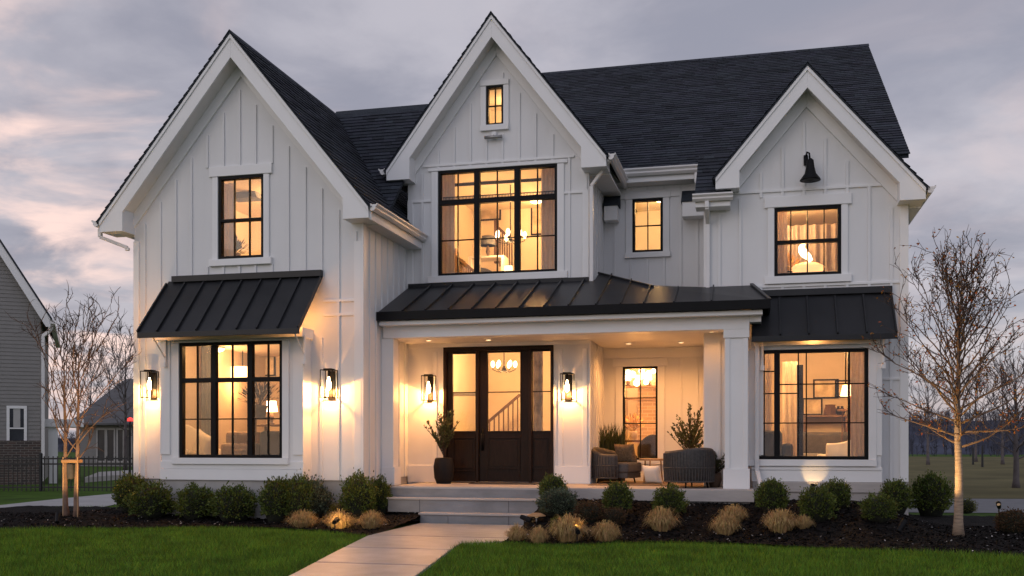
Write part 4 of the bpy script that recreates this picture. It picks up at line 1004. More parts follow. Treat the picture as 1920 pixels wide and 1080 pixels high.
sofa('dark armchair in the lower right corner of the left bay window', (P(523, 830, 15.4)[0], 15.35, zf), R(200), .8, 'dark', 'dark')
picture(P(492, 680, 18.5)[0], 18.585, P(492, 705, 18.5)[1], .5, .42, 'framed print on the lounge back wall behind the left bay')

# hall behind the front door
ceiling_light(-4.3, 18.4, 3.19, 'round ceiling light in the entrance hall', 70)
x, z = P(869, 745, 18.5); console('console', 'pale hall console seen through the left sidelight', 'cabinet', x - .3, x + .35, 18.3, 18.7, PF - .01, P(869, 738, 18.5)[1], 'white', 1)
chandelier(P(945, 690, 18.9)[0], 18.9, P(945, 692, 18.9)[1], .22, 6, 'hall chandelier glowing through the front door glass', 3.2 - P(945, 692, 18.9)[1], 34)
picture(P(862, 700, 20.4)[0], 20.49, P(862, 720, 20.4)[1], .16, .3, 'small framed print on the hall wall')
drape(P(1000, 700, 17.6)[0], P(1018, 700, 17.6)[0], 17.6, PF, 3.15, 'patterned hanging by the right sidelight', mat='canvas', per=.09)
stair_rail('hall stair rail behind the front door glass', 19.8, (905, 800), (975, 740), mat='wood', n=8, dz=.8)

# dining room behind the porch window
x, z = P(1200, 700, 19.7); globes(x, 19.7, z, 'cluster of glass globe lights behind the porch window', 85)
MB_h = MB().box(XC1 + .3, XR0 - .3, 21.2, 21.49, PF, 3.05); tag(MB_h.build('chimney_breast', 'ibrick'), 'pale brick chimney breast at the back of the dining room', 'chimney breast')
x, z = P(1200, 768, 19.6)
t = thing('dining_table', 'dark round table with vases inside the porch window', 'table', (x + .1, 19.6, PF)); MB().lathe([(.62, .72), (.62, .76)], (x + .1, 19.6, PF - .015), 28).build('tabletop', 'wood', t); MB().lathe([(.25, 0), (.08, .05), (.06, .7), (.2, .71)], (x + .1, 19.6, PF - .015), 16).build('pedestal', 'wood', t)
pot_plant('dry branch arrangement on the dining table', x - .12, 19.5, PF + .76, .5, 'white', 'dry', .08, 120)
tub_chair('armchair', 'dark dining chair with rounded back inside the porch window', (x + .3, 18.95, PF - .01), R(100), 'dark', 'dark', .55, .86, .62, .45)
console('shelf_unit', 'shelf of lit glassware across the dining room', 'shelf', x - .55, x + .6, 21.0, 21.19, 2.05, 2.45, 'lwood', 1)
for i in range(5):
    gx = x - .42 + i * .22; table_lamp(gx, 21.09, 2.455, .22, ['small lit jar at the left end of the dining shelf', 'second small lit jar from the left on the dining shelf', 'middle small lit jar on the dining shelf', 'second small lit jar from the right on the dining shelf', 'small lit jar at the right end of the dining shelf'][i], 1.2, .07, 'globe')

# living room behind the right bay
zf = .62
drape(xm(1598, YB2), rG[1] + .0, YR_ - .04, .8, 3.0, 'sheer drape at the right of the right bay window', per=.07)
drape(P(1467, 700, 17.5)[0], P(1496, 700, 17.5)[0], 17.5, .8, 2.62, 'tan drapes deeper inside the right bay window', per=.09)
drape(xm(1421, YB2), xm(1448, YB2), YR_ + .3, .8, 2.9, 'sheer drape at the left of the right bay window', per=.08)
MB_c = MB().box(P(1500, 700, 17)[0] - .05, P(1500, 700, 17)[0] + .05, 16.95, 17.05, zf, P(1500, 684, 17)[1]); tag(MB_c.build('screen_post', 'black', bevel=.01), 'slim black room divider post inside the right bay window', 'post')
picture(P(1549, 725, 20.3)[0], 20.385, P(1549, 747, 20.3)[1], .48, .38, 'framed drawing in the middle of the living room wall'); picture(P(1585, 725, 20.3)[0], 20.385, P(1585, 745, 20.3)[1], .38, .34, 'framed drawing at the right of the living room wall')
x, z = P(1520, 790, 20.1); console('sideboard', 'wooden sideboard along the living room back wall', 'sideboard', P(1508, 790, 20)[0], P(1590, 790, 20)[0], 19.95, 20.35, zf, P(1540, 778, 20)[1], 'wood', 1)
zt = P(1540, 778, 20)[1]
p = MB().lathe([(.13, .001), (.12, .08), (.09, .17), (.10, .2)], (P(1557, 770, 20.1)[0], 20.12, zt), 4); tag(p.build('basket', 'wood'), 'dark square basket on the living room sideboard', 'basket')
for i, u in enumerate((1572, 1579)):
    tag(MB().lathe([(.03, .001), (.06, .05), (.055, .10), (.02, .15), (.03, .17)], (P(u, 770, 20.1)[0], 20.12, zt), 12).build('vase', 'pot', smooth=True), ('left' if i == 0 else 'right') + ' one of two dark vases on the living room sideboard', 'vase')
picture(P(1524, 765, 20.2)[0], 20.36, zt + .003, .38, .34, 'dark framed picture leaning on the living room sideboard')
x, z = P(1595, 735, 18.3); table_lamp(x, 18.3, z - .30, .42, 'bright table lamp at the right of the living room', 30, .18)
side_table('lamp_table', 'dark table under the bright living room lamp', (x, 18.3, zf), .22, z - .30 - zf - .006, 'wood')
x, z = P(1425, 765, 17.2); table_lamp(x, 17.2, z - .26, .34, 'small lamp at the left edge of the right bay window', 12, .1)
side_table('lamp_table', 'dark table under the small lamp at the left of the living room', (x, 17.2, zf), .2, z - .26 - zf - .006, 'wood')
x, z = P(1580, 830, 16.7); tub_chair('armchair', 'white armchair in the lower right of the right bay window', (x + .06, 16.75, zf), R(165), 'white', 'white', .85, .82, .62, .44)
sofa('dark sofa in the middle of the living room', (P(1545, 815, 18.4)[0], 18.5, zf), R(0), 1.6, 'dark', 'greyf')
t = side_table('coffee_table', 'low dark coffee table inside the right bay window', (P(1500, 840, 16.9)[0], 16.9, zf), .42, .40, 'wood')
sofa('grey bench seat at the left of the right bay window', (P(1440, 840, 16.5)[0], 16.55, zf), R(180), .75, 'dark', 'greyf')
ceiling_light(.9, 17.7, 3.04, 'round ceiling light of the living room', 125); 
x, z = P(1480, 695, 17.4); ceiling_light(x, 17.1, 3.04, 'small ceiling light above the tan drapes', 26, .1)
ceiling_light(P(1580, 700, 16.4)[0], 16.35, 3.04, 'small added spot brightening the white armchair in the right bay', 34, .07)  # added near the window only to light the white armchair

# ================================================================ LAMPS ON THE HOUSE
def sconce(x, y, z, label, energy, wd=.21, h=.44, dep=.20):
    t = thing('wall_lantern', label, 'wall lamp', (x, y, z), 0, 'black wall lanterns on the house')
    MB().box(x - .055, x + .055, y - .026, y - .001, z - .02, z + h * .97).build('backplate', 'black', t, bevel=.004)
    f = MB(); b = .0055; x0, x1, y0, y1 = x - wd / 2, x + wd / 2, y - .03 - dep, y - .03
    for xx in (x0 + b, x1 - b):
        for yy in (y0 + b, y1 - b): f.box(xx - b, xx + b, yy - b, yy + b, z, z + h)
    for zz_ in (z, z + h - 2 * b):
        f.box(x0, x1, y0, y0 + 2 * b, zz_, zz_ + 2 * b).box(x0, x1, y1 - 2 * b, y1, zz_, zz_ + 2 * b).box(x0, x0 + 2 * b, y0 + 2 * b, y1 - 2 * b, zz_, zz_ + 2 * b).box(x1 - 2 * b, x1, y0 + 2 * b, y1 - 2 * b, zz_, zz_ + 2 * b)
    f.build('cage', 'black', t)
    yc = (y0 + y1) / 2
    MB().box(x - .065, x + .065, yc - .065, yc + .085, z + h - .012, z + h + .018).build('lamp_cap', 'black', t, bevel=.004)
    MB().tube([(x, yc, z + h), (x, yc, z + h - .11)], .018, 10).build('socket', 'black', t)
    MB().lathe([(.055, .06), (.055, h - .12), (.052, h - .12), (.052, .06)], (x, yc, z), 18).build('lamp_glass', 'dglass', t, smooth=True)
    MB().lathe([(.010, -.20), (.034, -.17), (.038, -.10), (.018, -.04), (.012, 0)], (x, yc, z + h - .11), 12).build('bulb', 'bulb', t, smooth=True)
    lamp('lantern_light', (x, yc - .0, z + h - .345), energy, t, rad=.022)
def sc_at(u, v, Y): x, z = P(u, v, Y); return x, Y, z
x, y, z = sc_at(286, 747, YL); sconce(x + .03, YL, z, 'black lantern left of the left bay window', 62)
x, y, z = sc_at(623, 747, YL); sconce(x, YL, z, 'black lantern between the left bay window and the porch', 78)
x, y, z = sc_at(808, 752, YC); sconce(x, YC, z, 'black lantern left of the front door', 52)
x, y, z = sc_at(1066, 750, YC); sconce(x, YC, z, 'black lantern right of the front door', 52)
def downlight(x, y, z, label, e, col=(1, .42, .11), spot=None):
    t = thing('downlight', label, 'downlight', (x, y, z)); MB().lathe([(.055, 0), (.06, -.012), (.045, -.014)], (x, y, z), 18).build('rim', 'trim', t); MB().lathe([(.042, -.0145), (.03, -.017), (.005, -.018)], (x, y, z), 16).build('lens', 'lens', t)
    if spot: lamp('downlight_beam', (x, y, z - .03), e, t, col, .04, spot, (x, y + .02, z - 2), .9)
    else: lamp('downlight_beam', (x, y, z - .06), e, t, col, .05)
zc = BZ0 + .03
downlight(-4.3, 16.1, zc, 'downlight in the porch ceiling before the front door', 60, spot=150)
downlight(-2.1, 17.3, zc, 'downlight in the porch ceiling above the left wicker chair', 108, spot=155)
downlight(-1.2, 17.3, zc, 'downlight in the porch ceiling above the right wicker chair', 102, spot=155)
downlight(-5.3, 15.95, zc, 'downlight in the porch ceiling beside the left pilaster', 45, spot=150)
downlight(-.62, 15.72, zc, 'downlight in the porch ceiling behind the porch column', 9, spot=150)
zq = zaw2 - .70 * .62
def awn_light(x, Yw, zt, proj, drop, k, label, e):
    y = Yw - proj * k; z = zt - drop * k - .125; downlight(x, y, z, label, e)
awn_light((gx0 + gx1) / 2 - .05, YR_, zaw2, .62, .70, .66, 'small light under the right awning', 16)
awn_light(ax1 - .22, YL, zaw, .86, .93, .55, 'small light under the right end of the left awning', 14)
awn_light(ax0 + .12, YL, zaw, .86, .93, .55, 'small light under the left end of the left awning', 12)
# barn bell in the right gable, small bracket fixture in the centre gable
x, z = P(1511, 292, YR_); t = thing('gable_bell_lamp', 'black bell shaped lamp hanging on the right gable wall', 'wall lamp', (x, YR_, z))
MB().box(x - .035, x + .03, YR_ - .05, YR_ - .021, z - .16, z + .0).build('backplate', 'black', t, bevel=.006)
MB().tube([(x + .0, YR_ - .04, z - .02), (x + .01, YR_ - .14, z + .015), (x + .04, YR_ - .2, z - .02), (x + .05, YR_ - .2, z - .12)], .013, 8).build('arm', 'black', t, smooth=True)
MB().lathe([(.02, -.10), (.05, -.13), (.06, -.22), (.085, -.33), (.15, -.42), (.155, -.435), (.06, -.42)], (x + .055, YR_ - .2, z), 24).build('lamp_shade', 'black', t, smooth=True)
x, z = P(927, 261, YC); t = thing('gable_fixture', 'small pale bar fixture under the attic window', 'wall lamp', (x, YC, z))
MB().box(x - .04, x + .04, YC - .05, YC - .001, z + .02, z + .12).build('backplate', 'trim', t, bevel=.006); MB().tube([(x - .15, YC - .09, z + .01), (x + .16, YC - .09, z + .01)], .03, 10).build('tube', 'steel', t, smooth=True); MB().tube([(x, YC - .04, z + .06), (x, YC - .09, z + .02)], .012).build('arm', 'steel', t)

# ================================================================ PORCH THINGS
def seat_at(u, Y): return X_(u, Y)
tub_chair('wicker_armchair', 'grey wicker lounge chair with brown pillow at the left of the porch', (X_(1152, 16.9), 16.95, PF), R(-22), 'wicker', 'cushion', .80, .62, .50, .36, ribs=34)
p = pad(.085, .21, .18); p.xf(Matrix.Translation((X_(1170, 16.8), 17.0, PF + .50)) @ Matrix.Rotation(R(60), 4, 'Z') @ Matrix.Rotation(R(-16), 4, 'Y')); tag(p.build('throw_pillow', 'pillow', smooth=True), 'brown woven pillow on the left wicker chair', 'pillow')
tub_chair('wicker_armchair', 'grey wicker lounge chair seen from behind near the porch column', (X_(1292, 15.62), 15.64, PF), R(128), 'wicker', 'cushion', .76, .62, .56, .36, ribs=36)
side_table('porch_table', 'small wooden table between the two wicker chairs', (X_(1222, 17.0), 17.05, PF), .22, .42, 'lwood')
p = pad(.075, .17, .16); p.xf(Matrix.Translation((X_(1222, 16.6), 16.72, PF + .165)) @ Matrix.Rotation(R(62), 4, 'Z') @ Matrix.Rotation(R(-20), 4, 'Y')); tag(p.build('floor_cushion', 'white', smooth=True), 'white cushion leaning under the porch table', 'cushion')
tag(MB().box(X_(1108, 16.3), X_(1340, 16.3), 16.0, 17.7, PF + .001, PF + .010).build('rug', 'rug'), 'brown woven rug under the wicker chairs', 'rug')
tag(MB().box(xm(886, 16.3), xm(1010, 16.3), 16.05, 16.5, PF + .001, PF + .014).build('doormat', 'dark'), 'dark doormat in front of the front door', 'doormat')
def twiggy(m, lf, base, h, spread, n, leafn, ls):
    for k in range(n):
        a = 6.283 * k / n * 2.4 + random.random(); t0 = random.uniform(.1, .65); p = Vector(base) + Vector((0, 0, h * t0 * .5)); l = h * random.uniform(.35, 1) * (1 - t0 * .3); e = random.uniform(.5, 1.45)
        d = Vector((math.cos(a) * math.cos(e) * spread, math.sin(a) * math.cos(e) * spread, math.sin(e))); q = p + d * l
        pts = [p, p + d * l * .5 + Vector((0, 0, -.02)), q]; m.tube(pts, [.007, .005, .002], 5)
        for i in range(leafn):
            s = random.uniform(.2, 1); c = p.lerp(q, s); dd = (d + Vector((random.uniform(-1, 1), random.uniform(-1, 1), random.uniform(-.3, 1)))).normalized() * ls * random.uniform(.6, 1.3); sd = dd.cross(Vector((random.uniform(-1, 1), random.uniform(-1, 1), random.uniform(-1, 1)))).normalized() * ls * .22
            lf.quad(c, c + dd * .5 + sd, c + dd, c + dd * .5 - sd)
def potted(label, x, y, z, prof, pm, h, n, leafn, ls, spread=.8, zl=None, square=False):
    t = thing('potted_shrub', label, 'potted plant', (x, y, z)); MB().lathe(prof, (x, y, z), 24).build('planter', pm, t, smooth=True)
    m, lf = MB(), MB(); top = max(p[1] for p in prof) - .03; twiggy(m, lf, (x, y, z + top), h, spread, n, leafn, ls); m.build('stem', 'twig', t); lf.build('foliage', 'sprig', t, fix=False)
    MB().lathe([(prof[-1][0] * .98, top - .01), (prof[-1][0] * .4, top + .01)], (x, y, z), 16).build('soil', mulchm, t)
potted('tall dark planter with a sprig conifer left of the front door', X_(832, 16.15), 16.15, PF, [(.12, 0), (.16, .1), (.175, .28), (.15, .42), (.13, .44), (.12, .42)], 'pot', .82, 40, 40, .055, .62)
potted('open branched shrub in a low pot behind the right wicker chair', X_(1296, 17.5), 17.5, PF, [(.16, 0), (.2, .2), (.2, .42), (.17, .42)], 'cpot', .92, 44, 34, .06, .85)
potted('small round bush in a brown pot beside the porch column', X_(1340, 15.82), 15.82, PF, [(.07, 0), (.11, .12), (.10, .22), (.08, .21)], 'cpot', .34, 60, 30, .035, 1.0)
t = thing('potted_grass', 'upright green grass in a box planter behind the left wicker chair', 'potted plant', (X_(1143, 17.7), 17.7, PF)); x = X_(1143, 17.75)
MB().box(x - .26, x + .26, 17.6, 17.9, PF, PF + .45).build('planter', 'pot', t, bevel=.01); lf = MB()
for k in range(320):
    a = random.uniform(0, 6.283); px, py = x + random.uniform(-.24, .24), 17.75 + random.uniform(-.12, .12); h_ = random.uniform(.35, .66); lx, ly = random.gauss(0, .10), random.gauss(0, .07); s = .009
    b0 = Vector((px, py, PF + .42)); c = b0 + Vector((lx * .35, ly * .35, h_ * .6)); e = b0 + Vector((lx, ly, h_)); sd = Vector((math.cos(a), math.sin(a), 0)) * s
    lf.add((b0 - sd, b0 + sd, c + sd * .8, c - sd * .8, e), ((0, 1, 2, 3), (3, 2, 4)))
lf.build('foliage', 'sprig', t, fix=False)

# ================================================================ PLANTING
def shrub_proto(kind, seed, leaf, n=3400, core='core', lsz=.030, loose=.12):
    rnd = random.Random(seed); o = thing(kind, 'x', 'shrub', (0, 0, 0)); m = MB()
    for k in range(n):
        z = rnd.uniform(-.55, 1); a = rnd.uniform(0, 6.283); s = math.sqrt(max(0, 1 - (z if z > 0 else z * .85) ** 2)); d = Vector((s * math.cos(a), s * math.sin(a), z))
        lum = 1 + loose * 1.6 * noise.noise(d * 2.3 + Vector((seed, 0, 0))) + loose * noise.noise(d * 6 + Vector((0, seed, 0)))
        r = lum * (1 - abs(rnd.gauss(0, .13))) + (rnd.random() < .06) * rnd.uniform(0, .14)
        p = Vector((d.x * .5 * r, d.y * .5 * r, .48 + d.z * .5 * r))
        if rnd.random() < .16 and z > -.2: p += Vector((d.x * .06, d.y * .06, rnd.uniform(.02, .13)))
        if p.z < .02: continue
        ax = (d + Vector((rnd.uniform(-.8, .8), rnd.uniform(-.8, .8), rnd.uniform(-.2, 1.1)))).normalized(); sd = ax.cross(Vector((rnd.uniform(-1, 1), rnd.uniform(-1, 1), rnd.uniform(-1, 1)))).normalized()
        l = lsz * rnd.uniform(.7, 1.4); m.quad(p - ax * l, p + sd * l * .55, p + ax * l, p - sd * l * .55)
    m.build('foliage', leaf, o, fix=False, local=True)
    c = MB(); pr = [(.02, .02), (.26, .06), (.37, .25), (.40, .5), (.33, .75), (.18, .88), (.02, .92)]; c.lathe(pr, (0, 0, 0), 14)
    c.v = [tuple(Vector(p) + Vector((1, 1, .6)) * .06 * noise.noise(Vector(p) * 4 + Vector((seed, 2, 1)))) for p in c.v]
    c.build('stem', core, o, smooth=True, local=True); return o  # dark filler core added inside the leaves to block the view through
def grass_proto(seed, mat='dry', n=1200, stiff=.5, name='ornamental_grass'):
    rnd = random.Random(seed); o = thing(name, 'x', 'ornamental grass', (0, 0, 0)); m = MB()
    for k in range(n):
        a = rnd.uniform(0, 6.283); e = rnd.uniform(.0, 1.0) ** .7; l = rnd.uniform(.72, 1.08); r0 = rnd.uniform(0, .30) * e ** .5; out = .38 * e * l + .04
        b0 = Vector((r0 * math.cos(a), r0 * math.sin(a), 0)); top = 1.02 * l * (1 - .45 * e * e) * rnd.uniform(.75, 1.12); D = Vector((math.cos(a), math.sin(a), 0)); sd = Vector((-math.sin(a), math.cos(a), rnd.uniform(-.4, .4))) * rnd.uniform(.004, .009); j = Vector((rnd.gauss(0, .03), rnd.gauss(0, .03), 0))
        p = [b0, b0 + D * out * .30 + Vector((0, 0, top * .60)), b0 + D * out * .72 + Vector((0, 0, top * .98)) + j, b0 + D * out * 1.05 + Vector((0, 0, top * (1.05 - .62 * e * rnd.uniform(.3, 1.25)))) + j * 2]
        m.add([p[0] - sd, p[0] + sd, p[1] + sd, p[1] - sd, p[2] + sd * .8, p[2] - sd * .8, p[3]], ((0, 1, 2, 3), (3, 2, 4, 5), (5, 4, 6)))
    m.build('blades', mat, o, fix=False, local=True); return o
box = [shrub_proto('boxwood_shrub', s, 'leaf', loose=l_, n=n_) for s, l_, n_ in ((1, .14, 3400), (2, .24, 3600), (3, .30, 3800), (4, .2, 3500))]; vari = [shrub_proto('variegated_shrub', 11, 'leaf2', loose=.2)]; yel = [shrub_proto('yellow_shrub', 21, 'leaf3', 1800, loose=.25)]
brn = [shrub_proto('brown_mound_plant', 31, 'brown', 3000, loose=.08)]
grs = [grass_proto(s) for s in (5, 6, 7)]
used = set()
def wall_y(x):
    if x < XL0: return 30
    if bx0 - .1 < x < bx1 + .1: return YB1
    if x < -5.75: return YL
    if x < -4.9: return 14.95
    if x < -3.1: return 14.4
    if x < .05: return 15.0
    return YB2 - .05 if x < XR1 else 30
def plant(protos, u, vb, wpx, hpx, label, group=None):
    x, y, z = on_bed(u, vb); y0 = y; vt = vb - hpx
    for _ in range(3):
        cd = x * -sT + y * cT; wd = wpx * cd / F * .97; yc = min(y0 + wd * .3, wall_y(x) - wd * .46); x = X_(u, yc); y = yc
    z = bed_z(x, y) - .012 - (.05 if protos is not grs else 0) * wd; h = max(.12, (P(u, vt, y)[1] - z)) * 1.03
    pr = protos[int(abs(u * 7 + vb * 3)) % len(protos)]
    sc = (wd, wd, h); rz = (u * 1.7) % 6.28
    if pr.name not in used:
        used.add(pr.name); pr.location = (x, y, z); pr.rotation_euler = (0, 0, rz); pr.scale = sc; tag(pr, label, None, group); return pr
    return copy_thing(pr, (x, y, z), rz, sc, label, group)
gb = 'clipped boxwoods along the house'; gg = 'tan grass tufts in the mulch'
for q in (
    (box, 246, 962, 62, 70, 'boxwood at the far left corner of the house, behind another', gb), (box, 283, 975, 80, 66, 'wide boxwood in front of the leftmost boxwood', gb),
    (box, 367, 972, 70, 58, 'boxwood under the left edge of the left bay window', gb), (box, 438, 979, 82, 66, 'wide boxwood under the middle of the left bay window', gb),
    (box, 521, 971, 66, 72, 'upright boxwood under the right edge of the left bay window', gb), (box, 560, 950, 55, 52, 'boxwood hidden behind the grey green shrub by the left lantern', gb),
    (vari, 582, 968, 74, 66, 'grey green loose shrub under the lantern beside the left bay', None), (box, 672, 966, 64, 72, 'tall boxwood left of the porch steps', gb),
    (box, 712, 955, 42, 55, 'narrow boxwood at the porch corner left of the steps', gb), (yel, 640, 972, 46, 28, 'low yellow green shrub lit among the grass tufts left of the steps', None),
    (box, 1036, 948, 52, 56, 'boxwood right of the steps behind the grey green shrub', gb), (vari, 1046, 973, 76, 54, 'grey green shrub right of the porch steps', None),
    (box, 1158, 966, 56, 60, 'boxwood before the porch slab under the left wicker chair', gb), (box, 1255, 972, 60, 58, 'boxwood before the porch slab under the right wicker chair', gb),
    (brn, 1104, 984, 58, 42, 'brown rounded mound plant right of the grey green shrub', None), (brn, 1150, 988, 50, 36, 'brown rounded mound plant in front of the boxwood under the left wicker chair', None),
    (box, 1447, 965, 60, 64, 'boxwood beside the downspout at the porch column', gb), (box, 1566, 957, 56, 54, 'boxwood under the right bay window, behind another', gb),
    (box, 1532, 982, 66, 66, 'boxwood in front beside the uplight under the right bay', gb), (box, 1680, 964, 60, 62, 'boxwood at the right corner board of the house', gb),
    (box, 1648, 982, 64, 52, 'low boxwood in front of the right house corner', gb), (box, 1746, 970, 72, 80, 'large boxwood beyond the right corner of the house', gb),
    (yel, 1812, 962, 36, 26, 'small green shrub just behind the lit tree trunk', None), (brn, 1900, 1002, 66, 46, 'low brown plant at the right edge of the mulch', None),
    (grs, 568, 992, 62, 33, 'tan grass tuft left of the lit yellow shrub', gg), (grs, 636, 994, 66, 34, 'brightly lit tan grass tuft in front of the yellow shrub', gg), (grs, 697, 994, 56, 34, 'tan grass tuft nearest the walk on the left', gg),
    (grs, 969, 1018, 46, 32, 'low tan grass tuft touching the right edge of the walk', gg), (grs, 1010, 1021, 42, 32, 'low tan grass tuft beside the black spot stake', gg), (grs, 1066, 1020, 78, 52, 'large golden grass tuft lit from below right of the walk', gg),
    (yel, 1046, 1004, 30, 34, 'yellow green shrub tucked behind the large golden grass tuft', None), (grs, 1136, 1018, 62, 38, 'golden grass tuft right of the large lit one', gg), (grs, 1241, 1000, 68, 46, 'tan grass tuft in front of the boxwood under the right wicker chair', gg),
    (grs, 1376, 983, 58, 34, 'tan grass tuft before the porch column, behind another tuft', gg), (grs, 1359, 1006, 60, 40, 'front tan grass tuft below the porch column', gg), (grs, 1463, 1002, 72, 44, 'wide tan grass tuft under the left of the right bay window', gg),
    (grs, 1506, 994, 40, 26, 'small tan grass tuft beside the wide one under the right bay', gg)):
    plant(*q)
grass_small = None

# ---------------------------------------------------------------- garden lights
def uplight(u, v, label, e, aim, spot=60, col=(1, .62, .25), stake=.16, blend=.5, lift=0., at=None):
    x, y, z = at or on_bed(u, v); t = thing('garden_spotlight', label, 'garden light', (x, y, z)); z += stake + lift
    d = (Vector(aim) - Vector((x, y, z))).normalized(); p = Vector((x, y, z))
    MB().tube([(x, y, z - stake - lift - .03), (x, y, z)], .009, 6).build('stake', 'black', t)
    hs_ = MB().tube([p - d * .05, p + d * .06], [.030, .036], 12); hs_.tube([p + d * .0601, p + d * .12], [.037, .039], 14, False); hs_.build('housing', 'black', t, fix=False)
    MB().tube([p + d * .0605, p + d * .062], [.028, .028], 12).build('lens', 'glim', t)
    lamp('spot_beam', tuple(p + d * .075), e, t, col, .02, spot, aim, blend)
x, y, z = on_bed(640, 985); uplight(628, 1000, 'garden spotlight hidden among the left grass tufts', 22, (x + .1, y + .3, .35), 100)
x, y, z = on_bed(1075, 1000); uplight(1082, 1021, 'garden spotlight between the two golden grass tufts', 26, (x - .15, y, .3), 120)
uplight(983, 1000, 'black spot stake standing before the low grass tuft by the walk', 4.0, (-2.5, 12.5, .15), 80, stake=.2)
x, y, z = on_bed(1523, 935); xw, zw = P(1526, 880, YB2); uplight(1523, 921, 'uplight in front of the right bay window base', 4.0, (xw, YB2, .80), 66, stake=.17, blend=.35, at=(X_(1523, 15.36), 15.36, bed_z(X_(1523, 15.36), 15.36)))
xT, yT, zT = on_bed(1797, 1006)
uplight(0, 0, 'low spotlight left of the right lit tree', 200, (xT + .05, yT, 1.45), 66, stake=.10, at=(xT - .78, yT - .62, bed_z(xT - .78, yT - .62))); uplight(1873, 968, 'black garden spotlight at the right edge of the bed', 9, (xT + .2, yT, 2.0), 60, stake=.16)
xt, yt, zt_ = on_bed(133, 970)
uplight(108, 990, 'low spotlight at the foot of the left twin trunk tree', 190, (xt, yt, 1.5), 75, stake=.12)
x, y, z = on_bed(1003, 985); y += .1; t = thing('path_light', 'mushroom capped path light by the steps', 'garden light', (x, y, z)); zz_ = P(1003, 966, y)[1]
MB().tube([(x, y, z - .02), (x, y, zz_)], .010, 8).build('stake', 'steel', t); MB().lathe([(.13, -.012), (.12, .0), (.06, .03), (.01, .035)], (x, y, zz_), 22).build('cap', 'strap', t, smooth=True); MB().lathe([(.02, -.035), (.024, -.015)], (x, y, zz_), 14).build('lens', 'glim', t); lamp('path_beam', (x, y - .0, zz_ - .13), .35, t)

# ================================================================ TREES
def bare_tree(name, label, cat, loc, h, spread, seed, barkm, twm, r0, clear=.35, n1=44, n2=6, n3=4, leaves=0, twr=.0036, trunks=((0, 0),), group=None, low=.12, tl=1.0, el0=22, el1=64, brm=None):
    rnd = random.Random(seed); t = thing(name, label, cat, loc, 0, group); T, B, W, LF = MB(), MB(), MB(), MB(); base = Vector(loc)
    def wig(p, d, l, r, re, seg, wob, up):
        pts = [p.copy()]; rad = [r]; q = p.copy(); d = d.copy()
        for i in range(seg):
            d = (d + Vector((rnd.gauss(0, wob), rnd.gauss(0, wob), rnd.gauss(0, wob) + up))).normalized(); q = q + d * l / seg; pts.append(q.copy()); rad.append(r + (re - r) * (i + 1) / seg)
        return pts, rad
    for ti, (ox, oy) in enumerate(trunks):
        seg = 14; pts = []; rad = []
        for i in range(seg + 1):
            s = i / seg; pts.append(base + Vector((ox + ox * .6 * s + .03 * noise.noise((s * 3, seed, ti)) * h * .3, oy + .03 * noise.noise((seed, s * 3, ti)) * h * .3, h * s * .97 - .03))); rad.append(r0 * ((1 - s) ** .85 * .95 + .05) * (1 + .35 * max(0, .06 - s) / .06))
        cut = int(seg * .62); T.tube(pts[:cut + 1], rad[:cut + 1], 10); B.tube(pts[cut:], rad[cut:], 6)
        k1 = n1 // len(trunks)
        for k in range(k1):
            s = clear + (1 - clear) * .93 * (k + rnd.random() * .6) / k1; f = s * seg; i = min(seg - 1, int(f)); p = pts[i].lerp(pts[i + 1], f - i)
            a = k * 2.39996 + rnd.uniform(-.3, .3) + ti * 1.3; rel = (s - clear) / (1 - clear); env = spread * (math.sin(math.pi * min(1, low + rel * (1 - low))) ** .7) * rnd.uniform(.75, 1.1)
            el = R(el0) + R(el1 - el0) * rel ** .8 + rnd.uniform(-.1, .1); l = min(env / max(.3, math.cos(el)), h * (1.04 - s) * 1.6 + .15); d = Vector((math.cos(a) * math.cos(el), math.sin(a) * math.cos(el), math.sin(el)))
            ra = max(.006, r0 * .30 * (1 - rel * .7)); bp, br = wig(p, d, l, ra, .003, 7, .11, .05); B.tube(bp, br, 5)
            for k2 in range(n2):
                s2 = rnd.uniform(.18, 1.0); f2 = s2 * 7; i2 = min(6, int(f2)); p2 = bp[i2].lerp(bp[i2 + 1], f2 - i2); d1 = (bp[i2 + 1] - bp[i2]).normalized()
                d2 = (d1 + Vector((rnd.uniform(-1, 1), rnd.uniform(-1, 1), rnd.uniform(-.4, 1))) * .8).normalized(); l2 = l * rnd.uniform(.22, .48) * (1.1 - s2 * .5); sp, sr = wig(p2, d2, l2, max(twr * 1.3, ra * .35), twr * .8, 5, .2, .05); W.tube(sp, sr, 4, False)
                for k3 in range(n3):
                    i3 = rnd.randint(1, 4); p3 = sp[i3].lerp(sp[i3 + 1], rnd.random()); d3 = ((sp[i3 + 1] - sp[i3]).normalized() + Vector((rnd.uniform(-1, 1), rnd.uniform(-1, 1), rnd.uniform(-.5, 1))) * .9).normalized(); tp, tr_ = wig(p3, d3, rnd.uniform(.10, .26) * tl * h / 3.7, twr, twr * .5, 3, .28, .03); W.tube(tp, tr_, 3, False)
                    if rnd.random() < leaves * (1.6 - rel):
                        for _ in range(rnd.randint(1, 2)):
                            c = tp[rnd.randint(1, 3)]; ax = Vector((rnd.uniform(-1, 1), rnd.uniform(-1, 1), rnd.uniform(-1, .4))).normalized() * rnd.uniform(.014, .026); sd = ax.cross(Vector((rnd.uniform(-1, 1), rnd.uniform(-1, 1), rnd.uniform(-1, 1)))).normalized() * .010
                            LF.quad(c, c + ax + sd, c + ax * 2, c + ax - sd)
    T.build('trunk', barkm, t, smooth=True); B.build('branches', brm or barkm, t, smooth=True, fix=False); W.build('twigs', twm, t, fix=False)
    if LF.v: LF.build('leaves', 'fall', t, fix=False)
    return t
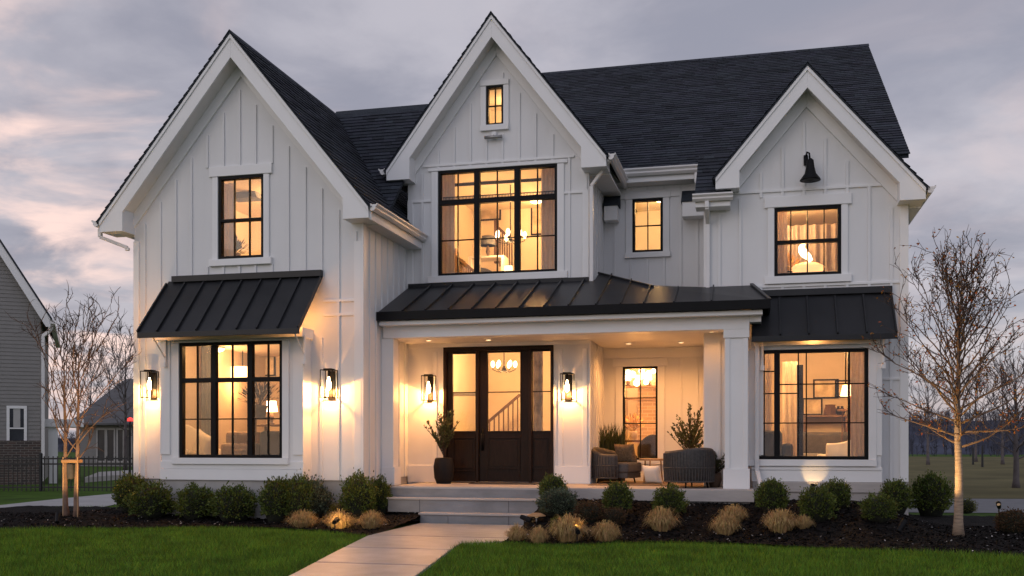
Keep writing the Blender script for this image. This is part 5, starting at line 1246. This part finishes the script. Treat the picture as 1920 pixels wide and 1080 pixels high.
bare_tree('young_tree', 'slender lit tree with sparse orange leaves at the right of the house', 'tree', (xT, yT, zT), (P(1797, 455, yT)[1] - zT) * .86, 1.02, 4, 'bark', 'twig', .062, .37, 50, 7, 4, .95, twr=.0042, low=.42, el0=12, el1=78, brm='limb')
lt = bare_tree('young_tree', 'bare twin trunk tree by the driveway at the left', 'tree', (xt, yt, zt_), (P(133, 580, yt)[1] - zt_) * .86, .74, 9, 'bark2', 'twig', .042, .34, 30, 6, 3, .0, twr=.0045, trunks=((-.085, 0), (.085, .02)), low=.25, el0=46, el1=80)
sx = MB(); sx.box(xt - .13, xt + .15, yt - .07, yt + .09, zt_ + .86, zt_ + .91); tag(sx.build('tree_strap', 'strap', bevel=.01), 'tan strap tied round the twin trunks of the left tree', 'tree tie')
sb = MB().box(xt - .045, xt + .06, yt - .06, yt + .02, zt_ + .60, zt_ + .85); tag(sb.build('watering_bag', 'dark', bevel=.03), 'dark bag hanging between the twin trunks of the left tree', 'bag')
for i, (dx_, lab) in enumerate(((-.11, 'left wooden stake at the twin trunk tree'), (.15, 'right wooden stake at the twin trunk tree'))):
    tag(MB().tube([(xt + dx_, yt - .04, zt_ - .02), (xt + dx_, yt - .04, zt_ + .95)], .011, 8).build('tree_stake', 'lwood'), lab, 'stake')

# ================================================================ BEYOND
def clap(m, Y, x0, x1, z0, topf, dirx=0, row=.13):
    pass
def lapped(name, parent, Y, x0, x1, z0, top, holes, mat, row=.115, loc=False):
    """lap siding: overlapping tilted boards clipped to the gable outline"""
    m = MB(); z = z0; tp = sorted(top); zmax = max(t[1] for t in tp); n = 0
    while z < zmax:
        xs = [x0 + (x1 - x0) * i / 400 for i in range(401)]; ok = [x for x in xs if lerp_poly(tp, x) > z + row * .5]
        if ok:
            a, b = min(ok), max(ok); iv = [(a, b)]
            for h in holes:
                if h[2] - .01 < z + row / 2 < h[3] + .01: iv = subtract(iv, h[0], h[1])
            for p, q in iv: m.add([(p, Y - .018, z), (q, Y - .018, z), (q, Y - .002, z + row), (p, Y - .002, z + row), (p, Y, z), (q, Y, z)], ((0, 1, 2, 3), (4, 5, 1, 0)))
        z += row
    return m.build(name, mat, parent, fix=False, local=loc)
YN = 25.8; PHI = R(37); ncx = X_(76, YN); nh = thing('neighbour_house', 'grey clapboard house with brick base at the left edge', 'house', (ncx, YN, 0), PHI)
def PN(u, v):              # point of the neighbour's turned gable wall -> (distance along it, z)
    d = ray(u, v); ex, ey = math.cos(PHI), math.sin(PHI); t = (ncx * ey - YN * ex) / (d[0] * ey - d[1] * ex)
    return (d[0] * t - ncx) * ex + (d[1] * t - YN) * ey, H + d[2] * t
nx1 = 0.; xE, zE = PN(95, 600); xz0, zz0 = PN(0, 455); nsl = (zz0 - zE) / (xE - xz0); nxc = xE - 4.0; nzp = zE + nsl * 4.0; nx0 = nxc - 3.6
def nz(x): return nzp - nsl * abs(x - nxc)
zbr = PN(40, 826)[1]; nw = (PN(18, 800)[0], PN(45, 800)[0], PN(30, 840)[1], PN(30, 766)[1])
MB().prism([(nx0, -.2), (nx1, -.2), (nx1, nz(nx1) - .15), (nxc, nzp - .15), (nx0, nz(nx0) - .15)], 'y', .001, 8).build('wall', 'vinyl', nh, local=True)
lapped('siding', nh, 0, nx0, nx1, zbr, [(nx0, nz(nx0) - .2), (nxc, nzp - .2), (nx1, nz(nx1) - .2)], [(nw[0] - .09, nw[1] + .09, nw[2] - .1, nw[3] + .09)], 'vinyl', loc=True)
MB().box(nx0, nx1 + .04, -.12, 0, -.2, zbr - .001).build('brick_base', 'brick', nh, local=True)
wo_ = MB(); wo_.box(nw[0] - .08, nw[0], -.04, 0, nw[2] - .08, nw[3] + .08).box(nw[1], nw[1] + .08, -.04, 0, nw[2] - .08, nw[3] + .08).box(nw[0], nw[1], -.04, 0, nw[3], nw[3] + .08).box(nw[0], nw[1], -.05, 0, nw[2] - .08, nw[2]).box(nw[0], nw[1], -.03, 0, (nw[2] + nw[3]) / 2 - .02, (nw[2] + nw[3]) / 2 + .02)
wo = wo_.build('window', 'trim', nh, local=True); MB().box(nw[0], nw[1], -.012, .0005, nw[2], nw[3]).build('pane', 'dim', wo); MB().box(nw[0] + .1, nw[1] - .1, -.016, -.0125, (nw[2] + nw[3]) / 2 + .03, nw[3]).build('blind', 'blind', wo)
MB().prism([(nx0 - .5, nz(nx0 - .5) + .1), (nxc, nzp + .1), (xE + .05, nz(xE + .05) + .1), (xE + .05, nz(xE + .05)), (nxc, nzp), (nx0 - .5, nz(nx0 - .5))], 'y', -.32, 8.3).build('roof', 'shingle', nh, local=True)
rk = MB(); rk.prism([(nxc, nzp - .001), (xE, nz(xE) - .001), (xE, nz(xE) - .24), (xE - .12, nz(xE) - .24), (nxc, nzp - .26)], 'y', -.30, -.26); rk.build('rake_board', 'trim', nh, local=True)
MB().prism([(nxc, nzp - .20), (nx1 - .01, nz(nx1 - .01) - .20), (nx1 - .01, nz(nx1 - .01) - .16), (nxc, nzp - .16)], 'y', -.259, 0).build('soffit', 'soffit', nh, local=True)
MB().box(xE - .02, xE + .12, -.3, 8, zE - .14, zE - .02).build('gutter', 'gutter', nh, local=True)
d = MB(); d.bar((xE + .03, -.2, zE - .14), (xE - .02, -.15, zE - .35), .09, .09).bar((xE - .02, -.15, zE - .35), (nx1 + .07, -.08, zE - .5), .09, .09).bar((nx1 + .07, -.08, zE - .5), (nx1 + .07, -.08, .1), .09, .09); d.build('downspout', 'gutter', nh, local=True)
np_ = MB(); np_.box(.20, .46, .5, .76, 0, PN(90, 800)[1]).box(.08, 1.2, .4, 2.5, PN(90, 800)[1] + .001, PN(90, 785)[1]); np_.build('side_porch', 'trim', nh, local=True)
# second far house
YF = 46.; fh = thing('far_house', 'taupe clapboard house behind the fence between the left tree and the house', 'house', (X_(210, YF), YF, 0)); fx0, fx1 = X_(150, YF), X_(330, YF); fz = Z_(200, 792, YF)
MB().box(fx0, fx1, YF + .001, YF + 9, -.3, fz).build('wall', 'vinyl2', fh); 
wins = [(X_(a, YF), X_(b, YF), Z_(200, 864, YF), Z_(200, 806, YF)) for a, b in ((184, 197), (202, 214), (222, 231), (237, 246))]
lapped('siding', fh, YF, fx0, fx1, .0, [(fx0, fz), (fx1, fz)], [(q[0] - .1, q[1] + .1, q[2] - .1, q[3] + .1) for q in wins], 'vinyl2', .2)
for q in wins:
    f_ = MB(); f_.box(q[0] - .09, q[0], YF - .04, YF, q[2] - .09, q[3] + .09).box(q[1], q[1] + .09, YF - .04, YF, q[2] - .09, q[3] + .09).box(q[0], q[1], YF - .04, YF, q[3], q[3] + .09).box(q[0], q[1], YF - .04, YF, q[2] - .09, q[2]); wq = f_.build('window', 'dtrim', fh); MB().box(q[0], q[1], YF - .01, YF + .0005, q[2], q[3]).build('pane', 'dim', wq)
MB().prism([(YF - .5, fz - .05), (YF + 4.5, fz + 2.6), (YF + 9.5, fz - .05), (YF + 9.5, fz - .15), (YF - .5, fz - .15)], 'x', fx0 - .4, fx1 + .4).build('roof', pmat('far_shingle', (.09, .088, .092), .9, var=.2, vs=3, stretch=(.3, 1, 6)), fh)
# iron fence
pa, pb = Vector((*G(-160, 921), 0)), Vector((*G(290, 921), 0)); fn = thing('iron_fence', 'black iron picket fence across the side yard at the left', 'fence', tuple(pa)); ln = (pb - pa).length; dr = (pb - pa).normalized(); pk = MB(); n = int(ln / .115)
for i in range(n):
    p = pa + dr * (i * .115); pk.tube([p, p + Vector((0, 0, .90))], .0135, 4)
pk.build('picket', 'iron', fn)
rl = MB()
for z in (.10, .70, .84): rl.bar(pa + Vector((0, 0, z)), pb + Vector((0, 0, z)), .03, .04)
rl.build('rail', 'iron', fn)
for i in range(int(ln / 2.4) + 1):
    p = pa + dr * (.85 + i * 2.4); MB().tube([p, p + Vector((0, 0, .97)), p + Vector((0, 0, 1.0))], [.045, .045, .008], 8).build('post', 'iron', fn)
m = MB(); q = [G(158, 905), G(250, 897), G(260, 888), G(185, 893)]
m.prism(q, 'z', .0, .16); tag(m.build('patio_slab', 'conc'), 'pale raised patio slab behind the iron fence', 'patio')
x, z = P(244, 787, 30.); t = thing('warning_lamp', 'small red lamp on a pole at the left house corner', 'lamp', (x, 30., 0)); MB().tube([(x, 30, 0), (x, 30, z)], .03, 8).build('pole', 'iron', t); MB().lathe([(.10, -.05), (.09, .04), (.02, .08)], (x, 30, z), 14).build('lens', 'red', t, smooth=True)

# far trees and hill
for i, (u, Y, h, sp, lab) in enumerate(((235, 40., 6.0, 2.0, 'bare tree beyond the fence next to the house wall'), (170, 52., 6.2, 2.4, 'bare tree behind the far house at its left'), (205, 60., 7.0, 3.0, 'tall bare tree behind the far house roof'),
        (1905, 30., 3.4, 1.5, 'leafy orange twigged tree at the right frame edge'), (1740, 60., 5.2, 2.2, 'bare tree in the field beside the house'), (1830, 70., 5.5, 2.4, 'bare tree in the middle of the far field'), (1880, 62., 5.0, 2.2, 'bare tree at the right of the far field'))):
    bare_tree('bare_tree', lab, 'tree', (X_(u, Y), Y, 0), h, sp, 40 + i, 'ftwig', 'ftwig', .09, .25, 26, 5, 3, .35 if i == 3 else 0, twr=.011 if i != 3 else .007, group='bare trees in the distance')
hm = MB(); nx = 90; ny = 10
for j in range(ny + 1):
    for i in range(nx + 1):
        x = -150 + 380 * i / nx; y = 105 + 110 * j / ny; s = smooth(j / 5); z = s * (5.2 + 2.0 * noise.noise((x * .018, 0, 1)) + 1.0 * noise.noise((x * .07, y * .05, 4))) * (1 if x > -20 else .45) - .4; hm.v.append((x, y, z))
for j in range(ny):
    for i in range(nx): a = j * (nx + 1) + i; hm.f.append((a, a + 1, a + nx + 2, a + nx + 1))
tag(hm.build('hills', pmat('hazed_hill', (.055, .060, .085), .95, var=.45, vs=.12, spec=.05), smooth=True, fix=False), kind='structure')  # blue haze of distance put into the hill colour
wd_ = MB(); rw = random.Random(5)
for k in range(7000):
    x = rw.uniform(-110, 150); y = rw.uniform(98, 180); s = smooth((y - 105) / 55); z = s * (5.2 + 2.0 * noise.noise((x * .018, 0, 1)) + 1.0 * noise.noise((x * .07, y * .05, 4))) * (1 if x > -20 else .45) - .4; h_ = rw.uniform(1.0, 2.3)
    wd_.tube([(x, y, z), (x + rw.gauss(0, .2), y, z + h_)], [.05, .02], 3, False)
    for b in range(4): s = rw.uniform(.3, .9); a = rw.uniform(0, 6.28); wd_.tube([(x, y, z + h_ * s), (x + math.cos(a) * h_ * .25, y + math.sin(a) * h_ * .25, z + h_ * min(1.05, s + .28))], [.03, .012], 3, False)
tag(wd_.build('distant_wood', pmat('hazed_bark', (.060, .060, .078), .95, var=.3, vs=.2, spec=.05), fix=False), 'leafless winter wood covering the far hillside', 'woodland', kind='stuff')  # bluish bark colour carries the distance haze
for i, u in enumerate((1842, 1872)):
    x, z = P(u, 858 + 4 * i, 55.); t = thing('utility_pole', ('nearer' if i == 0 else 'more distant') + ' thin dark pole in the far field', 'pole', (x, 55 + 6 * i, 0)); MB().tube([(x, 55 + 6 * i, 0), (x, 55 + 6 * i, z + .6)], [.06, .04], 8).build('pole', 'iron', t)
